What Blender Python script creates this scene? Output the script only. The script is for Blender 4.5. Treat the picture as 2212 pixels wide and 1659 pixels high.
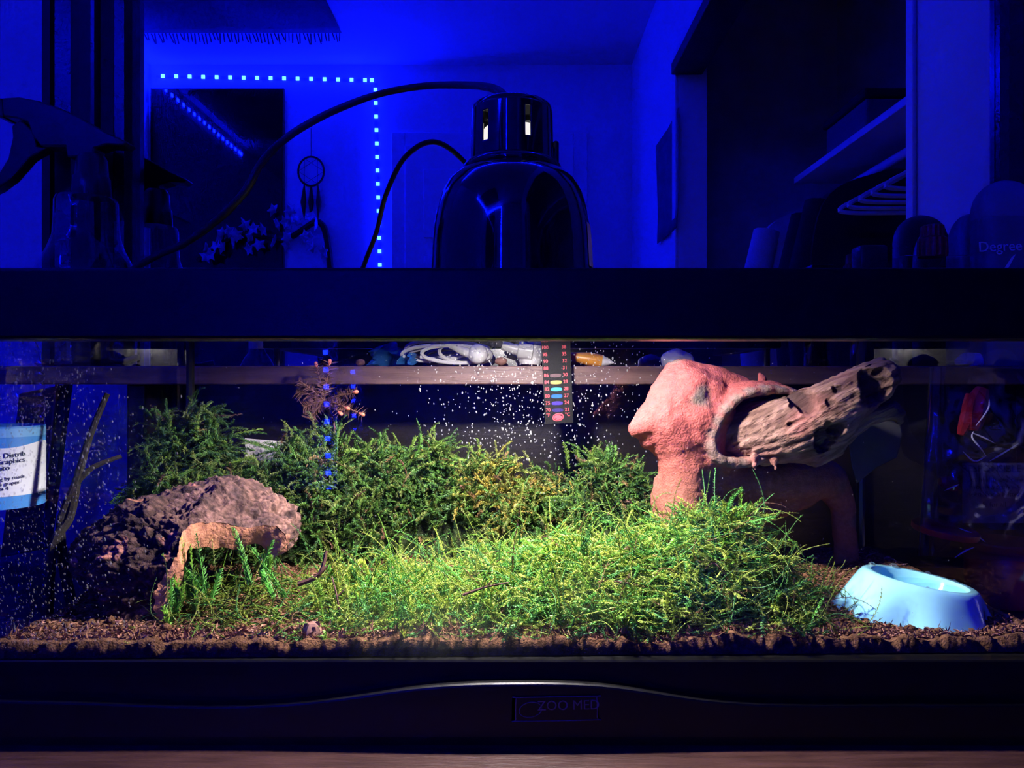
import bpy, bmesh, math, random
import numpy as np
from mathutils import Vector, Matrix, noise

random.seed(7); rng = np.random.default_rng(11)
S = bpy.context.scene
COL = S.collection
for o in list(bpy.data.objects): bpy.data.objects.remove(o)

# ------------------------------------------------------------------ camera, world, exposure
CZ = 1.005            # camera height above the floor
F = 1550.0            # focal length in pixels of the 2212 x 1659 frame
cam = bpy.data.cameras.new('camera'); cam.sensor_fit = 'HORIZONTAL'; cam.sensor_width = 36.0
cam.lens = F/2212*36.0; cam.clip_start = 0.02; cam.clip_end = 50
co = bpy.data.objects.new('camera', cam); COL.objects.link(co)
co.location = (0, 0, CZ); co.rotation_euler = (math.pi/2, 0, 0); S.camera = co
w = bpy.data.worlds.new('world'); S.world = w; w.use_nodes = True
w.node_tree.nodes['Background'].inputs[0].default_value = (0.0, 0.0, 0.004, 1)
w.node_tree.nodes['Background'].inputs[1].default_value = 1.0
S.view_settings.view_transform = 'Standard'; S.view_settings.look = 'None'
S.view_settings.exposure = 0.0; S.view_settings.gamma = 1.0; S.view_settings.use_curve_mapping = False
S.cycles.transparent_max_bounces = 20; S.cycles.max_bounces = 5; S.cycles.diffuse_bounces = 2; S.cycles.glossy_bounces = 4
S.cycles.use_adaptive_sampling = True; S.cycles.adaptive_threshold = 0.12; S.cycles.adaptive_min_samples = 10
S.cycles.use_denoising = True
S.cycles.caustics_reflective = False; S.cycles.caustics_refractive = False
LAMP_POWER = 23.0
LED_STRENGTH = 400.0

# ------------------------------------------------------------------ measures (metres)
YM = 0.94             # mirror plane
YFAR = -2.31          # wall behind the camera
XR = 0.70             # right wall of the room
XL = -2.12            # left wall of the room
HC = CZ + 1.865       # ceiling
YW = 1.09             # wall behind the dresser
TABLE = CZ - 0.245    # top of the dresser
LEDGE = CZ + 0.0205   # top of the shelf below the mirror
TX0, TX1, TY0, TY1 = -0.365, 0.395, 0.50, 0.805   # terrarium

def P(px, py, d): return Vector(((px-1106)/F*d, d, CZ-(py-829.5)/F*d))
def M(px, py, Z):                    # a point of the room that the mirror shows at a pixel
    p = P(px, py, Z); p.y = 2*YM - Z; return p

# ------------------------------------------------------------------ materials
MATS = {}
def nodes(name):
    m = bpy.data.materials.new(name); m.use_nodes = True
    nt = m.node_tree; nt.nodes.clear()
    out = nt.nodes.new('ShaderNodeOutputMaterial')
    MATS[name] = m
    return m, nt, out
def mat(name, c, rough=0.5, metal=0.0, c2=None, scale=40.0, bump=0.0, bscale=None, stretch=(1, 1, 1), spec=0.5,
        attr=False, coat=0.0, detail=4.0, alpha=None, rot=None, bdist=0.002):
    m, nt, out = nodes(name); N = nt.nodes; L = nt.links
    b = N.new('ShaderNodeBsdfPrincipled')
    b.inputs['Roughness'].default_value = rough; b.inputs['Metallic'].default_value = metal
    b.inputs['Specular IOR Level'].default_value = spec; b.inputs['Coat Weight'].default_value = coat
    tc = N.new('ShaderNodeTexCoord'); mp = N.new('ShaderNodeMapping'); mp.inputs['Scale'].default_value = stretch
    src = tc.outputs['Object']
    if rot:
        m0 = N.new('ShaderNodeMapping'); m0.inputs['Rotation'].default_value = rot; L.new(src, m0.inputs[0]); src = m0.outputs[0]
    L.new(src, mp.inputs[0])
    nz = N.new('ShaderNodeTexNoise'); nz.inputs['Scale'].default_value = scale; nz.inputs['Detail'].default_value = detail
    L.new(mp.outputs[0], nz.inputs['Vector'])
    c2 = c2 or tuple(x*0.8 for x in c)
    mx = N.new('ShaderNodeMix'); mx.data_type = 'RGBA'
    rp = N.new('ShaderNodeMapRange'); rp.inputs[1].default_value = 0.35; rp.inputs[2].default_value = 0.65
    L.new(nz.outputs[0], rp.inputs[0]); L.new(rp.outputs[0], mx.inputs[0])
    mx.inputs[6].default_value = (*c, 1); mx.inputs[7].default_value = (*c2, 1)
    col = mx.outputs[2]
    if attr:
        at = N.new('ShaderNodeAttribute'); at.attribute_name = 'Col'
        ml = N.new('ShaderNodeMix'); ml.data_type = 'RGBA'; ml.blend_type = 'MULTIPLY'; ml.inputs[0].default_value = 1.0
        L.new(col, ml.inputs[6]); L.new(at.outputs[0], ml.inputs[7]); col = ml.outputs[2]
    L.new(col, b.inputs['Base Color'])
    if bump:
        n2 = N.new('ShaderNodeTexNoise'); n2.inputs['Scale'].default_value = bscale or scale*3; n2.inputs['Detail'].default_value = 5
        L.new(mp.outputs[0], n2.inputs['Vector'])
        bp = N.new('ShaderNodeBump'); bp.inputs['Strength'].default_value = bump; bp.inputs['Distance'].default_value = bdist
        L.new(n2.outputs[0], bp.inputs['Height']); L.new(bp.outputs[0], b.inputs['Normal'])
    if alpha is not None: b.inputs['Alpha'].default_value = alpha
    L.new(b.outputs[0], out.inputs[0])
    return m

def glassmat(name, tint=(1, 1, 1), ior=1.5, rough=0.0, haze=0.0, hazecol=(1, 1, 1), mask=None, gain=1.0):
    """thin clear sheet: transparent with a Fresnel reflection on its outer faces, optional milky film"""
    m, nt, out = nodes(name); N = nt.nodes; L = nt.links
    tr = N.new('ShaderNodeBsdfTransparent'); tr.inputs[0].default_value = (*tint, 1)
    gl = N.new('ShaderNodeBsdfGlossy'); gl.inputs['Roughness'].default_value = rough
    fr = N.new('ShaderNodeFresnel'); fr.inputs[0].default_value = ior
    ge = N.new('ShaderNodeNewGeometry')
    inv = N.new('ShaderNodeMath'); inv.operation = 'SUBTRACT'; inv.inputs[0].default_value = 1.0; L.new(ge.outputs['Backfacing'], inv.inputs[1])
    mu = N.new('ShaderNodeMath'); mu.operation = 'MULTIPLY'; L.new(fr.outputs[0], mu.inputs[0]); L.new(inv.outputs[0], mu.inputs[1])
    mg = N.new('ShaderNodeMath'); mg.operation = 'MULTIPLY'; mg.use_clamp = True; L.new(mu.outputs[0], mg.inputs[0]); mg.inputs[1].default_value = gain
    base = tr.outputs[0]
    if haze > 0:
        tc = N.new('ShaderNodeTexCoord')
        nz = N.new('ShaderNodeTexNoise'); nz.inputs['Scale'].default_value = 9.0; nz.inputs['Detail'].default_value = 3
        L.new(tc.outputs['Object'], nz.inputs[0])
        rp = N.new('ShaderNodeMapRange'); rp.inputs[1].default_value = 0.42; rp.inputs[2].default_value = 0.7; rp.inputs[4].default_value = haze
        L.new(nz.outputs[0], rp.inputs[0])
        fac = rp.outputs[0]
        if mask:      # an oval patch of breath-like condensation on the pane
            mp = N.new('ShaderNodeMapping'); mp.vector_type = 'POINT'
            cx, cz, sx, sz = mask
            mp.inputs['Location'].default_value = (-cx/sx, 0, -cz/sz); mp.inputs['Scale'].default_value = (1/sx, 0, 1/sz)
            L.new(tc.outputs['Object'], mp.inputs[0])
            ln = N.new('ShaderNodeVectorMath'); ln.operation = 'LENGTH'; L.new(mp.outputs[0], ln.inputs[0])
            r2 = N.new('ShaderNodeMapRange'); r2.interpolation_type = 'SMOOTHSTEP'
            r2.inputs[1].default_value = 1.0; r2.inputs[2].default_value = 0.2; r2.inputs[3].default_value = 0.0; r2.inputs[4].default_value = 1.0
            L.new(ln.outputs['Value'], r2.inputs[0])
            mm = N.new('ShaderNodeMath'); mm.operation = 'MULTIPLY'; L.new(fac, mm.inputs[0]); L.new(r2.outputs[0], mm.inputs[1]); fac = mm.outputs[0]
        df = N.new('ShaderNodeBsdfTranslucent'); df.inputs[0].default_value = (*hazecol, 1)
        mh = N.new('ShaderNodeMixShader'); L.new(fac, mh.inputs[0]); L.new(tr.outputs[0], mh.inputs[1]); L.new(df.outputs[0], mh.inputs[2])
        base = mh.outputs[0]
    ms = N.new('ShaderNodeMixShader'); L.new(mg.outputs[0], ms.inputs[0]); L.new(base, ms.inputs[1]); L.new(gl.outputs[0], ms.inputs[2])
    L.new(ms.outputs[0], out.inputs[0])
    return m

def emit(name, c, strength):
    m, nt, out = nodes(name); N = nt.nodes
    e = N.new('ShaderNodeEmission'); e.inputs[0].default_value = (*c, 1); e.inputs[1].default_value = strength
    nt.links.new(e.outputs[0], out.inputs[0]); return m

def mossmat(name, gain=1.0):
    m, nt, out = nodes(name); N = nt.nodes; L = nt.links
    at = N.new('ShaderNodeAttribute'); at.attribute_name = 'Col'
    d = N.new('ShaderNodeBsdfPrincipled'); d.inputs['Roughness'].default_value = 0.45; d.inputs['Specular IOR Level'].default_value = 0.35
    t = N.new('ShaderNodeBsdfTranslucent')
    L.new(at.outputs[0], d.inputs['Base Color']); L.new(at.outputs[0], t.inputs[0])
    mx = N.new('ShaderNodeMixShader'); mx.inputs[0].default_value = 0.3
    L.new(d.outputs[0], mx.inputs[1]); L.new(t.outputs[0], mx.inputs[2]); L.new(mx.outputs[0], out.inputs[0])
    return m

mat('wall_paint', (0.87, 0.87, 0.88), 0.8, c2=(0.84, 0.84, 0.85), scale=6, bump=0.06, bscale=300)
mat('trim_paint', (0.82, 0.82, 0.84), 0.45, scale=5, c2=(0.8, 0.8, 0.82))
mat('closet_paint', (0.70, 0.68, 0.70), 0.9, scale=6)
mat('carpet', (0.20, 0.17, 0.15), 0.95, scale=250, bump=0.4)
mat('black_plastic', (0.012, 0.012, 0.014), 0.34, scale=200, c2=(0.016, 0.016, 0.018), bump=0.03, bscale=900)
mat('tank_plastic', (0.0045, 0.0045, 0.0045), 0.36, spec=0.3, scale=300, c2=(0.0055, 0.0055, 0.0055), bump=0.05, bscale=1200)
mat('gloss_black', (0.006, 0.006, 0.007), 0.07, scale=60, coat=0.6, c2=(0.008, 0.008, 0.009))
mat('cord_rubber', (0.012, 0.012, 0.012), 0.5, scale=100)
mat('post_lacquer', (0.012, 0.010, 0.012), 0.24, scale=30, c2=(0.018, 0.014, 0.016))
mat('dark_wood', (0.085, 0.038, 0.031), 0.36, c2=(0.045, 0.019, 0.015), scale=14, stretch=(1.2, 14, 14), bump=0.25, bscale=60)
mat('ledge_wood', (0.16, 0.085, 0.075), 0.5, c2=(0.10, 0.05, 0.045), scale=14, stretch=(1.2, 14, 14), bump=0.15, bscale=60)
mat('panel_wood', (0.018, 0.012, 0.014), 0.35, c2=(0.010, 0.007, 0.008), scale=14, stretch=(1.2, 14, 14), bump=0.1, bscale=60)
mat('led_tape', (0.5, 0.5, 0.5), 0.6)
mat('silicone', (0.02, 0.02, 0.02), 0.3)
mat('soil', (0.20, 0.095, 0.046), 0.95, c2=(0.075, 0.033, 0.014), scale=160, bump=0.8, bscale=700, spec=0.2)
mat('soil_fibre', (0.46, 0.25, 0.16), 0.9, c2=(0.28, 0.13, 0.075), scale=90, attr=True, spec=0.2)
mat('bark_dark', (0.105, 0.058, 0.046), 0.95, c2=(0.030, 0.018, 0.017), scale=55, bump=1.0, bscale=320, attr=True, spec=0.25)
mat('bark_cut', (0.62, 0.27, 0.15), 0.85, c2=(0.42, 0.17, 0.10), scale=120, bump=0.6, bscale=400, spec=0.2)
mat('driftwood', (0.80, 0.80, 0.80), 0.85, c2=(0.58, 0.58, 0.58), scale=180, bump=0.65, bscale=520, attr=True, spec=0.2)
mat('driftwood_grain', (0.92, 0.92, 0.92), 0.85, c2=(0.42, 0.40, 0.38), scale=120, bump=0.9, bscale=260, attr=True, spec=0.2, stretch=(0.10, 1, 1), rot=(0, math.radians(27), 0), bdist=0.004)
mat('slate', (0.075, 0.075, 0.070), 0.75, c2=(0.05, 0.05, 0.05), scale=30, bump=0.3)
mat('dish_blue', (0.33, 0.78, 0.84), 0.09, c2=(0.31, 0.76, 0.83), scale=10, coat=0.5)
mat('white_plastic', (0.82, 0.80, 0.80), 0.3, c2=(0.78, 0.76, 0.77), scale=30)
mat('white_card', (0.72, 0.66, 0.68), 0.7, c2=(0.66, 0.60, 0.62), scale=30)
mat('orange_plastic', (0.75, 0.33, 0.04), 0.35, c2=(0.60, 0.22, 0.03), scale=90)
mat('red_plastic', (0.65, 0.03, 0.05), 0.35, c2=(0.5, 0.02, 0.04), scale=40)
mat('red_metal', (0.70, 0.05, 0.03), 0.3, metal=0.5, scale=300, c2=(0.3, 0.02, 0.02))
mat('blue_plastic', (0.03, 0.17, 0.45), 0.3, c2=(0.02, 0.10, 0.3), scale=80)
mat('brown_scrap', (0.30, 0.14, 0.10), 0.7, scale=100)
mat('strip_black', (0.004, 0.0035, 0.004), 0.6, spec=0.2, scale=50)
mat('print_red', (0.90, 0.07, 0.10), 0.5, scale=50)
mat('print_white', (0.80, 0.80, 0.85), 0.5, scale=50)
mat('print_ink', (0.05, 0.06, 0.12), 0.6, scale=50)
mat('print_dim', (0.09, 0.08, 0.13), 0.4, scale=50)
mat('seg_green', (0.34, 0.33, 0.05), 0.5, c2=(0.42, 0.18, 0.05), scale=60)
mat('seg_cyan', (0.01, 0.17, 0.36), 0.5, c2=(0.01, 0.22, 0.30), scale=90)
mat('seg_blue', (0.01, 0.09, 0.50), 0.35, scale=90)
mat('seg_indigo', (0.04, 0.02, 0.26), 0.35, scale=90)
mat('seg_violet', (0.025, 0.015, 0.12), 0.35, scale=90)
mat('seg_dull', (0.10, 0.05, 0.055), 0.35, scale=90)
mat('label_white', (0.80, 0.82, 0.85), 0.45, scale=20, c2=(0.76, 0.78, 0.82))
mat('label_blue', (0.07, 0.30, 0.72), 0.4, c2=(0.05, 0.24, 0.62), scale=20)
mat('label_sky', (0.20, 0.50, 0.85), 0.4, scale=20)
mat('deodorant_grey', (0.14, 0.14, 0.16), 0.4, scale=30, c2=(0.13, 0.13, 0.15))
mat('deodorant_cap', (0.24, 0.24, 0.27), 0.5, scale=30, c2=(0.23, 0.23, 0.26))
mat('spray_head', (0.045, 0.04, 0.035), 0.28, scale=30)
mat('fabric_black', (0.012, 0.012, 0.014), 0.95, scale=200, bump=0.3)
mat('fabric_white', (0.65, 0.65, 0.68), 0.9, scale=200, bump=0.3)
mat('fabric_grey', (0.16, 0.15, 0.17), 0.95, scale=120, bump=0.4)
mat('poster', (0.07, 0.07, 0.09), 0.5, scale=15, c2=(0.13, 0.12, 0.14))
mat('night_pane', (0.004, 0.004, 0.006), 0.03, scale=5)
mat('petal', (0.55, 0.50, 0.52), 0.8, scale=30)
mat('garland_dark', (0.02, 0.025, 0.02), 0.9, scale=60)
mat('sprig_brown', (0.15, 0.06, 0.045), 0.8, c2=(0.10, 0.04, 0.03), scale=80)
mat('sprig_tip', (0.80, 0.22, 0.13), 0.6, scale=80)
mat('twig_bark', (0.016, 0.011, 0.008), 0.9, scale=120, bump=0.5)
mat('dry_leaf', (0.35, 0.10, 0.05), 0.6, scale=60, c2=(0.2, 0.06, 0.03))
mat('mirror_silver', (0.90, 0.90, 0.92), 0.0, metal=1.0, scale=3, c2=(0.89, 0.89, 0.91))
mat('folder_black', (0.02, 0.02, 0.025), 0.5, scale=30)
mat('edge_orange', (0.55, 0.28, 0.12), 0.5, scale=60)
mat('reflector', (0.75, 0.75, 0.75), 0.3, metal=1.0, scale=30)
mat('screen_wire', (0.02, 0.02, 0.02), 0.5, scale=60)
mossmat('moss_leaf')
glassmat('tank_glass', gain=1.15)
glassmat('tank_glass_front', haze=0.022, hazecol=(0.86, 0.95, 0.86), mask=(0.0, 0.0, 0.15, 0.06), gain=1.15)
glassmat('bottle_clear', tint=(0.93, 0.94, 0.97), ior=1.45, gain=1.6)
glassmat('bottle_liquid', tint=(0.80, 0.82, 0.90), ior=1.12)
glassmat('perfume_glass', tint=(0.80, 0.80, 0.90), ior=1.5, gain=2.0)
glassmat('bag_film', tint=(0.62, 0.58, 0.70), ior=1.5, gain=3.0, rough=0.10, haze=0.10)  # haze whitens the film to make up for its weak highlights
glassmat('water', tint=(0.93, 0.98, 1.0), ior=1.33)
emit('led_blue', (0.0008, 0.0034, 1.0), LED_STRENGTH)
emit('bulb_glow', (1.0, 0.95, 0.92), 0.95)

def dropmat(name, whiten, front=0.5):
    m, nt, out = nodes(name); N = nt.nodes; L = nt.links
    tr = N.new('ShaderNodeBsdfTransparent'); gl = N.new('ShaderNodeBsdfGlossy'); gl.inputs['Roughness'].default_value = 0.12
    df = N.new('ShaderNodeBsdfTranslucent'); df.inputs[0].default_value = (1, 1, 1, 1)
    d2 = N.new('ShaderNodeBsdfDiffuse'); d2.inputs[0].default_value = (1, 1, 1, 1)
    lw = N.new('ShaderNodeLayerWeight'); lw.inputs[0].default_value = 0.35
    a = N.new('ShaderNodeMixShader'); L.new(lw.outputs['Facing'], a.inputs[0]); L.new(tr.outputs[0], a.inputs[1]); L.new(gl.outputs[0], a.inputs[2])
    bm = N.new('ShaderNodeMixShader'); bm.inputs[0].default_value = front; L.new(df.outputs[0], bm.inputs[1]); L.new(d2.outputs[0], bm.inputs[2])
    b = N.new('ShaderNodeMixShader'); b.inputs[0].default_value = whiten; L.new(a.outputs[0], b.inputs[1]); L.new(bm.outputs[0], b.inputs[2])
    L.new(b.outputs[0], out.inputs[0])
dropmat('drop_clear', 0.10, 0.0); dropmat('drop_glint', 0.55)  # white mixed into the water stands in for the drops' bright glints

# ------------------------------------------------------------------ mesh helpers
def raw(name, verts, faces, m=None, parent=None, smooth=False, col=None):
    me = bpy.data.meshes.new(name)
    me.from_pydata([tuple(v) for v in verts], [], [tuple(f) for f in faces]); me.update()
    return link(name, me, m, parent, smooth, col)
def link(name, me, m=None, parent=None, smooth=False, col=None):
    if m: me.materials.append(MATS[m])
    if smooth: me.polygons.foreach_set('use_smooth', [True]*len(me.polygons))
    if col is not None:
        a = me.attributes.new('Col', 'FLOAT_COLOR', 'POINT')
        c = np.ones((len(me.vertices), 4), np.float32); c[:, :3] = col
        a.data.foreach_set('color', c.ravel())
    o = bpy.data.objects.new(name, me); COL.objects.link(o)
    if parent:
        o.parent = parent; o.matrix_parent_inverse = parent.matrix_world.inverted()
    return o
def bigmesh(name, V, T, m, col=None, parent=None, smooth=False):
    """V (n,3) array, T (k,3) triangle indices"""
    me = bpy.data.meshes.new(name)
    me.vertices.add(len(V)); me.vertices.foreach_set('co', V.astype(np.float32).ravel())
    me.loops.add(T.size); me.loops.foreach_set('vertex_index', T.astype(np.int32).ravel())
    me.polygons.add(len(T)); me.polygons.foreach_set('loop_start', np.arange(0, T.size, 3, dtype=np.int32))
    me.update(calc_edges=True); me.validate()
    return link(name, me, m, parent, smooth, col)
def tag(o, label=None, cat=None, group=None, kind=None):
    if label: o['label'] = label
    if cat: o['category'] = cat
    if group: o['group'] = group
    if kind: o['kind'] = kind
    return o
def thing(name, loc, label, cat, group=None):
    o = bpy.data.objects.new(name, None); COL.objects.link(o); o.location = loc; o.empty_display_size = 0.02
    o.matrix_world = Matrix.Translation(loc)
    return tag(o, label, cat, group)

class B:
    """collects primitives into one mesh"""
    def __init__(s): s.v = []; s.f = []
    def add(s, v, f):
        n = len(s.v); s.v += [Vector(x) for x in v]; s.f += [tuple(i+n for i in q) for q in f]; return s
    def box(s, a, b, bev=0.0):
        bm = bmesh.new(); bmesh.ops.create_cube(bm, size=1)
        a, b = Vector(a), Vector(b)
        lo = Vector([min(a[i], b[i]) for i in range(3)]); hi = Vector([max(a[i], b[i]) for i in range(3)])
        for v in bm.verts: v.co = Vector([lo[i]+(v.co[i]+0.5)*(hi[i]-lo[i]) for i in range(3)])
        if bev > 0: bmesh.ops.bevel(bm, geom=bm.edges[:], offset=bev, segments=2, affect='EDGES', profile=0.5)
        bm.verts.index_update()
        s.add([v.co.copy() for v in bm.verts], [[v.index for v in f.verts] for f in bm.faces]); bm.free(); return s
    def lathe(s, prof, center=(0, 0, 0), axis=(0, 0, 1), seg=40, closed=False, rmod=None, caps=True):
        """prof: list of (r, h)"""
        q = Vector((0, 0, 1)).rotation_difference(Vector(axis).normalized()); c = Vector(center)
        v = []; f = []
        for j, (r, h) in enumerate(prof):
            for i in range(seg):
                t = 2*math.pi*i/seg; rr = r*(rmod(t, j) if rmod else 1)
                v.append(c + q @ Vector((rr*math.cos(t), rr*math.sin(t), h)))
        for j in range(len(prof)-1):
            for i in range(seg):
                k = (i+1) % seg
                f.append((j*seg+i, j*seg+k, (j+1)*seg+k, (j+1)*seg+i))
        if caps:
            if prof[0][0] > 1e-5: f.append(tuple(range(seg-1, -1, -1)))
            if prof[-1][0] > 1e-5: f.append(tuple((len(prof)-1)*seg+i for i in range(seg)))
        return s.add(v, f)
    def tube(s, pts, r, seg=8, closed=False):
        pts = [Vector(p) for p in pts]; n = len(pts)
        rr = r if isinstance(r, (list, tuple)) else [r]*n
        v = []; f = []; up = None
        for i, p in enumerate(pts):
            a = pts[(i-1) % n] if (closed or i > 0) else pts[i]; b = pts[(i+1) % n] if (closed or i < n-1) else pts[i]
            t = (b-a).normalized() if (b-a).length > 1e-9 else Vector((0, 0, 1))
            if up is None:
                up = t.orthogonal().normalized()
            up = (up - t*up.dot(t)); up = up.normalized() if up.length > 1e-6 else t.orthogonal().normalized()
            w2 = t.cross(up)
            for k in range(seg):
                an = 2*math.pi*k/seg; v.append(p + (up*math.cos(an)+w2*math.sin(an))*rr[i])
        m = n if closed else n-1
        for i in range(m):
            for k in range(seg):
                k2 = (k+1) % seg; i2 = (i+1) % n
                f.append((i*seg+k, i*seg+k2, i2*seg+k2, i2*seg+k))
        if not closed:
            f.append(tuple(range(seg-1, -1, -1))); f.append(tuple((n-1)*seg+k for k in range(seg)))
        return s.add(v, f)
    def prism(s, poly, off):
        """poly: list of 3-D points, extruded along off"""
        n = len(poly); off = Vector(off); a = [Vector(p) for p in poly]
        v = a + [p+off for p in a]
        f = [tuple(range(n)), tuple(range(2*n-1, n-1, -1))] + [(i, i+n, (i+1) % n+n, (i+1) % n) for i in range(n)]
        return s.add(v, f)
    def build(s, name, m, parent=None, smooth=False, recalc=True, bev=0.0):
        me = bpy.data.meshes.new(name); me.from_pydata([tuple(v) for v in s.v], [], s.f); me.update()
        if recalc or bev:
            bm = bmesh.new(); bm.from_mesh(me)
            if bev: bmesh.ops.bevel(bm, geom=[e for e in bm.edges if len(e.link_faces) == 2 and e.calc_face_angle(0) > 0.6], offset=bev, segments=2, affect='EDGES', profile=0.5)
            bmesh.ops.recalc_face_normals(bm, faces=bm.faces[:]); bm.to_mesh(me); bm.free()
        o = link(name, me, m, parent, False)
        if smooth:
            me.polygons.foreach_set('use_smooth', [True]*len(me.polygons))
            try: me.set_sharp_from_angle(angle=math.radians(38))
            except Exception: pass
        return o

def spline(pts, n=40, closed=False):
    """Catmull-Rom through Vectors"""
    pts = [Vector(p) for p in pts]; out = []; k = len(pts)
    segs = k if closed else k-1
    for i in range(segs):
        g = lambda j: pts[j % k] if closed else pts[max(0, min(k-1, j))]
        p0, p1, p2, p3 = g(i-1), g(i), g(i+1), g(i+2)
        m = max(2, n//segs)
        for j in range(m):
            t = j/m
            out.append(0.5*((2*p1)+(-p0+p2)*t+(2*p0-5*p1+4*p2-p3)*t*t+(-p0+3*p1-3*p2+p3)*t**3))
    if not closed: out.append(pts[-1])
    return out

def textmesh(name, body, size, m, parent, loc, rotz=0.0, align='CENTER', extrude=0.00015, wrap=None, facing=None):
    """flat lettering facing the camera side (-y); wrap=(center, radius, angle0) bends it round a bottle"""
    cu = bpy.data.curves.new('t', 'FONT'); cu.body = body; cu.size = size; cu.align_x = align; cu.align_y = 'CENTER'; cu.extrude = extrude
    cu.resolution_u = 3
    ob = bpy.data.objects.new('t', cu); COL.objects.link(ob)
    dg = bpy.context.evaluated_depsgraph_get()
    me = bpy.data.meshes.new_from_object(ob.evaluated_get(dg)); bpy.data.objects.remove(ob); bpy.data.curves.remove(cu)
    loc = Vector(loc); cr, sr = math.cos(rotz), math.sin(rotz)
    for v in me.vertices:
        x, y, z = v.co
        x, y = x*cr-y*sr, x*sr+y*cr
        if wrap:
            c, r, a0 = wrap; a = a0 + x/r
            v.co = Vector((c[0]+(r+z+0.0004)*math.sin(a), c[1]-(r+z+0.0004)*math.cos(a), loc.z+y))
        else:
            v.co = Vector((loc.x+x, loc.y-z, loc.z+y))
    me.materials.clear(); me.update()
    return link(name, me, m, parent)

def remesh(parts, voxel, smooth_it=2):
    """union of closed primitives -> one skin (numpy-free, by the voxel remesher)"""
    me = bpy.data.meshes.new('r'); me.from_pydata([tuple(v) for v in parts.v], [], parts.f); me.update()
    bm = bmesh.new(); bm.from_mesh(me); bmesh.ops.recalc_face_normals(bm, faces=bm.faces[:]); bm.to_mesh(me); bm.free()
    ob = bpy.data.objects.new('r', me); COL.objects.link(ob)
    md = ob.modifiers.new('r', 'REMESH'); md.mode = 'VOXEL'; md.voxel_size = voxel
    if smooth_it:
        sm = ob.modifiers.new('s', 'SMOOTH'); sm.iterations = smooth_it; sm.factor = 0.5
    dg = bpy.context.evaluated_depsgraph_get()
    out = bpy.data.meshes.new_from_object(ob.evaluated_get(dg)); bpy.data.objects.remove(ob); bpy.data.meshes.remove(me)
    return out
def sphere(c, r, seg=14):
    b = B(); n = seg//2
    b.lathe([(max(1e-6, r*math.sin(math.pi*i/n)) if 0 < i < n else 0.0, -r*math.cos(math.pi*i/n)) for i in range(n+1)], c, seg=seg, caps=False)
    return b
def chain(b, pts, step=0.4):
    """pts: (Vector, radius): a tapered limb from overlapping balls"""
    for (p, r), (q, t) in zip(pts, pts[1:]):
        n = max(2, int((q-p).length/(min(r, t)*step))+1)
        for i in range(n+1):
            a = i/n; s = sphere(p.lerp(q, a), r+(t-r)*a); b.add(s.v, s.f)

# ================================================================== THE ROOM
def struct(name, b, m, parent=None, **k):
    o = b.build(name, m, parent, **k)
    if parent is None: o['kind'] = 'structure'
    return o
YN = 2*YM - 1.263       # near jamb of the closet opening (y)
YJ = 2*YM - 3.02        # far jamb
HDR = CZ + 1.35
struct('floor', B().box((XL-0.2, YFAR-0.2, -0.1), (1.8, YW+0.2, 0)), 'carpet')
struct('ceiling', B().box((XL-0.2, YFAR-0.2, HC), (1.8, YW+0.2, HC+0.1)), 'wall_paint')
struct('wall_back', B().box((XL-0.1, YW, 0), (XR+0.12, YW+0.1, HC)), 'wall_paint')
struct('wall_front', B().box((XL-0.1, YFAR-0.1, 0), (XR+0.12, YFAR, HC)), 'wall_paint')
struct('wall_left', B().box((XL-0.1, YFAR, 0), (XL, YW, HC)), 'wall_paint')
wr = B().box((XR, YN, 0), (XR+0.12, YW, HC)).box((XR, YFAR, 0), (XR+0.12, YJ, HC)).box((XR, YJ, HDR), (XR+0.12, YN, HC))
struct('wall_right', wr, 'wall_paint')
struct('wall_closet', B().box((1.55, YJ-0.5, 0), (1.65, YN+0.5, HC)).box((XR+0.12, YJ-0.5, 0), (1.55, YJ-0.4, HC))
       .box((XR+0.12, YN+0.4, 0), (1.55, YN+0.5, HC)), 'closet_paint')
# casing round the closet opening
cs = B().box((XR-0.008, YN, 0), (XR, YN+0.024, HDR+0.06), 0.003).box((XR-0.014, YJ-0.06, 0), (XR, YJ, HDR+0.06), 0.004) \
    .box((XR-0.014, YJ, HDR), (XR, YN, HDR+0.06), 0.004)
struct('trim_1', cs, 'trim_paint')
hd = B().box((XR-0.03, YJ, HDR-0.05), (XR+0.10, YN, HDR-0.001), 0.004)
struct('trim_2', hd, 'folder_black')
struct('baseboard_front', B().box((XL, YFAR, 0), (XR, YFAR+0.014, 0.1), 0.004), 'trim_paint')
struct('baseboard_left', B().box((XL, YFAR+0.02, 0), (XL+0.014, YW, 0.1), 0.004), 'trim_paint')

# door on the wall behind the camera
xa, xb = M(876, 0, 4.19).x, M(1238, 0, 4.19).x; zt = M(0, 318, 4.19).z
d1 = struct('door_1', B().box((xa, YFAR+0.001, 0.01), (xb, YFAR+0.035, zt), 0.003), 'trim_paint')
for i in range(2):
    for j, (z0, z1) in enumerate(((0.2, 0.95), (1.05, 1.75), (1.85, zt-0.14))):
        x0 = xa+0.11+i*((xb-xa)/2-0.03); x1 = x0+(xb-xa)/2-0.19
        B().box((x0, YFAR+0.036, z0), (x1, YFAR+0.046, z1), 0.004).build('panel', 'trim_paint', d1)
B().lathe([(0.0, 0), (0.03, 0.01), (0.034, 0.035), (0.025, 0.055), (0.0, 0.06)], (xa+0.07, YFAR+0.036, 1.0), (0, 1, 0), 16).build('door_knob', 'reflector', d1, True)
fr = B()
for (a, b2) in (((xa-0.08, 0), (xa, zt+0.08)), ((xb, 0), (xb+0.08, zt+0.08)), ((xa, zt), (xb, zt+0.08))):
    fr.box((a[0], YFAR, a[1]), (b2[0], YFAR+0.02, b2[1]), 0.004)
fr.build('door_frame', 'trim_paint', d1)

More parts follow.
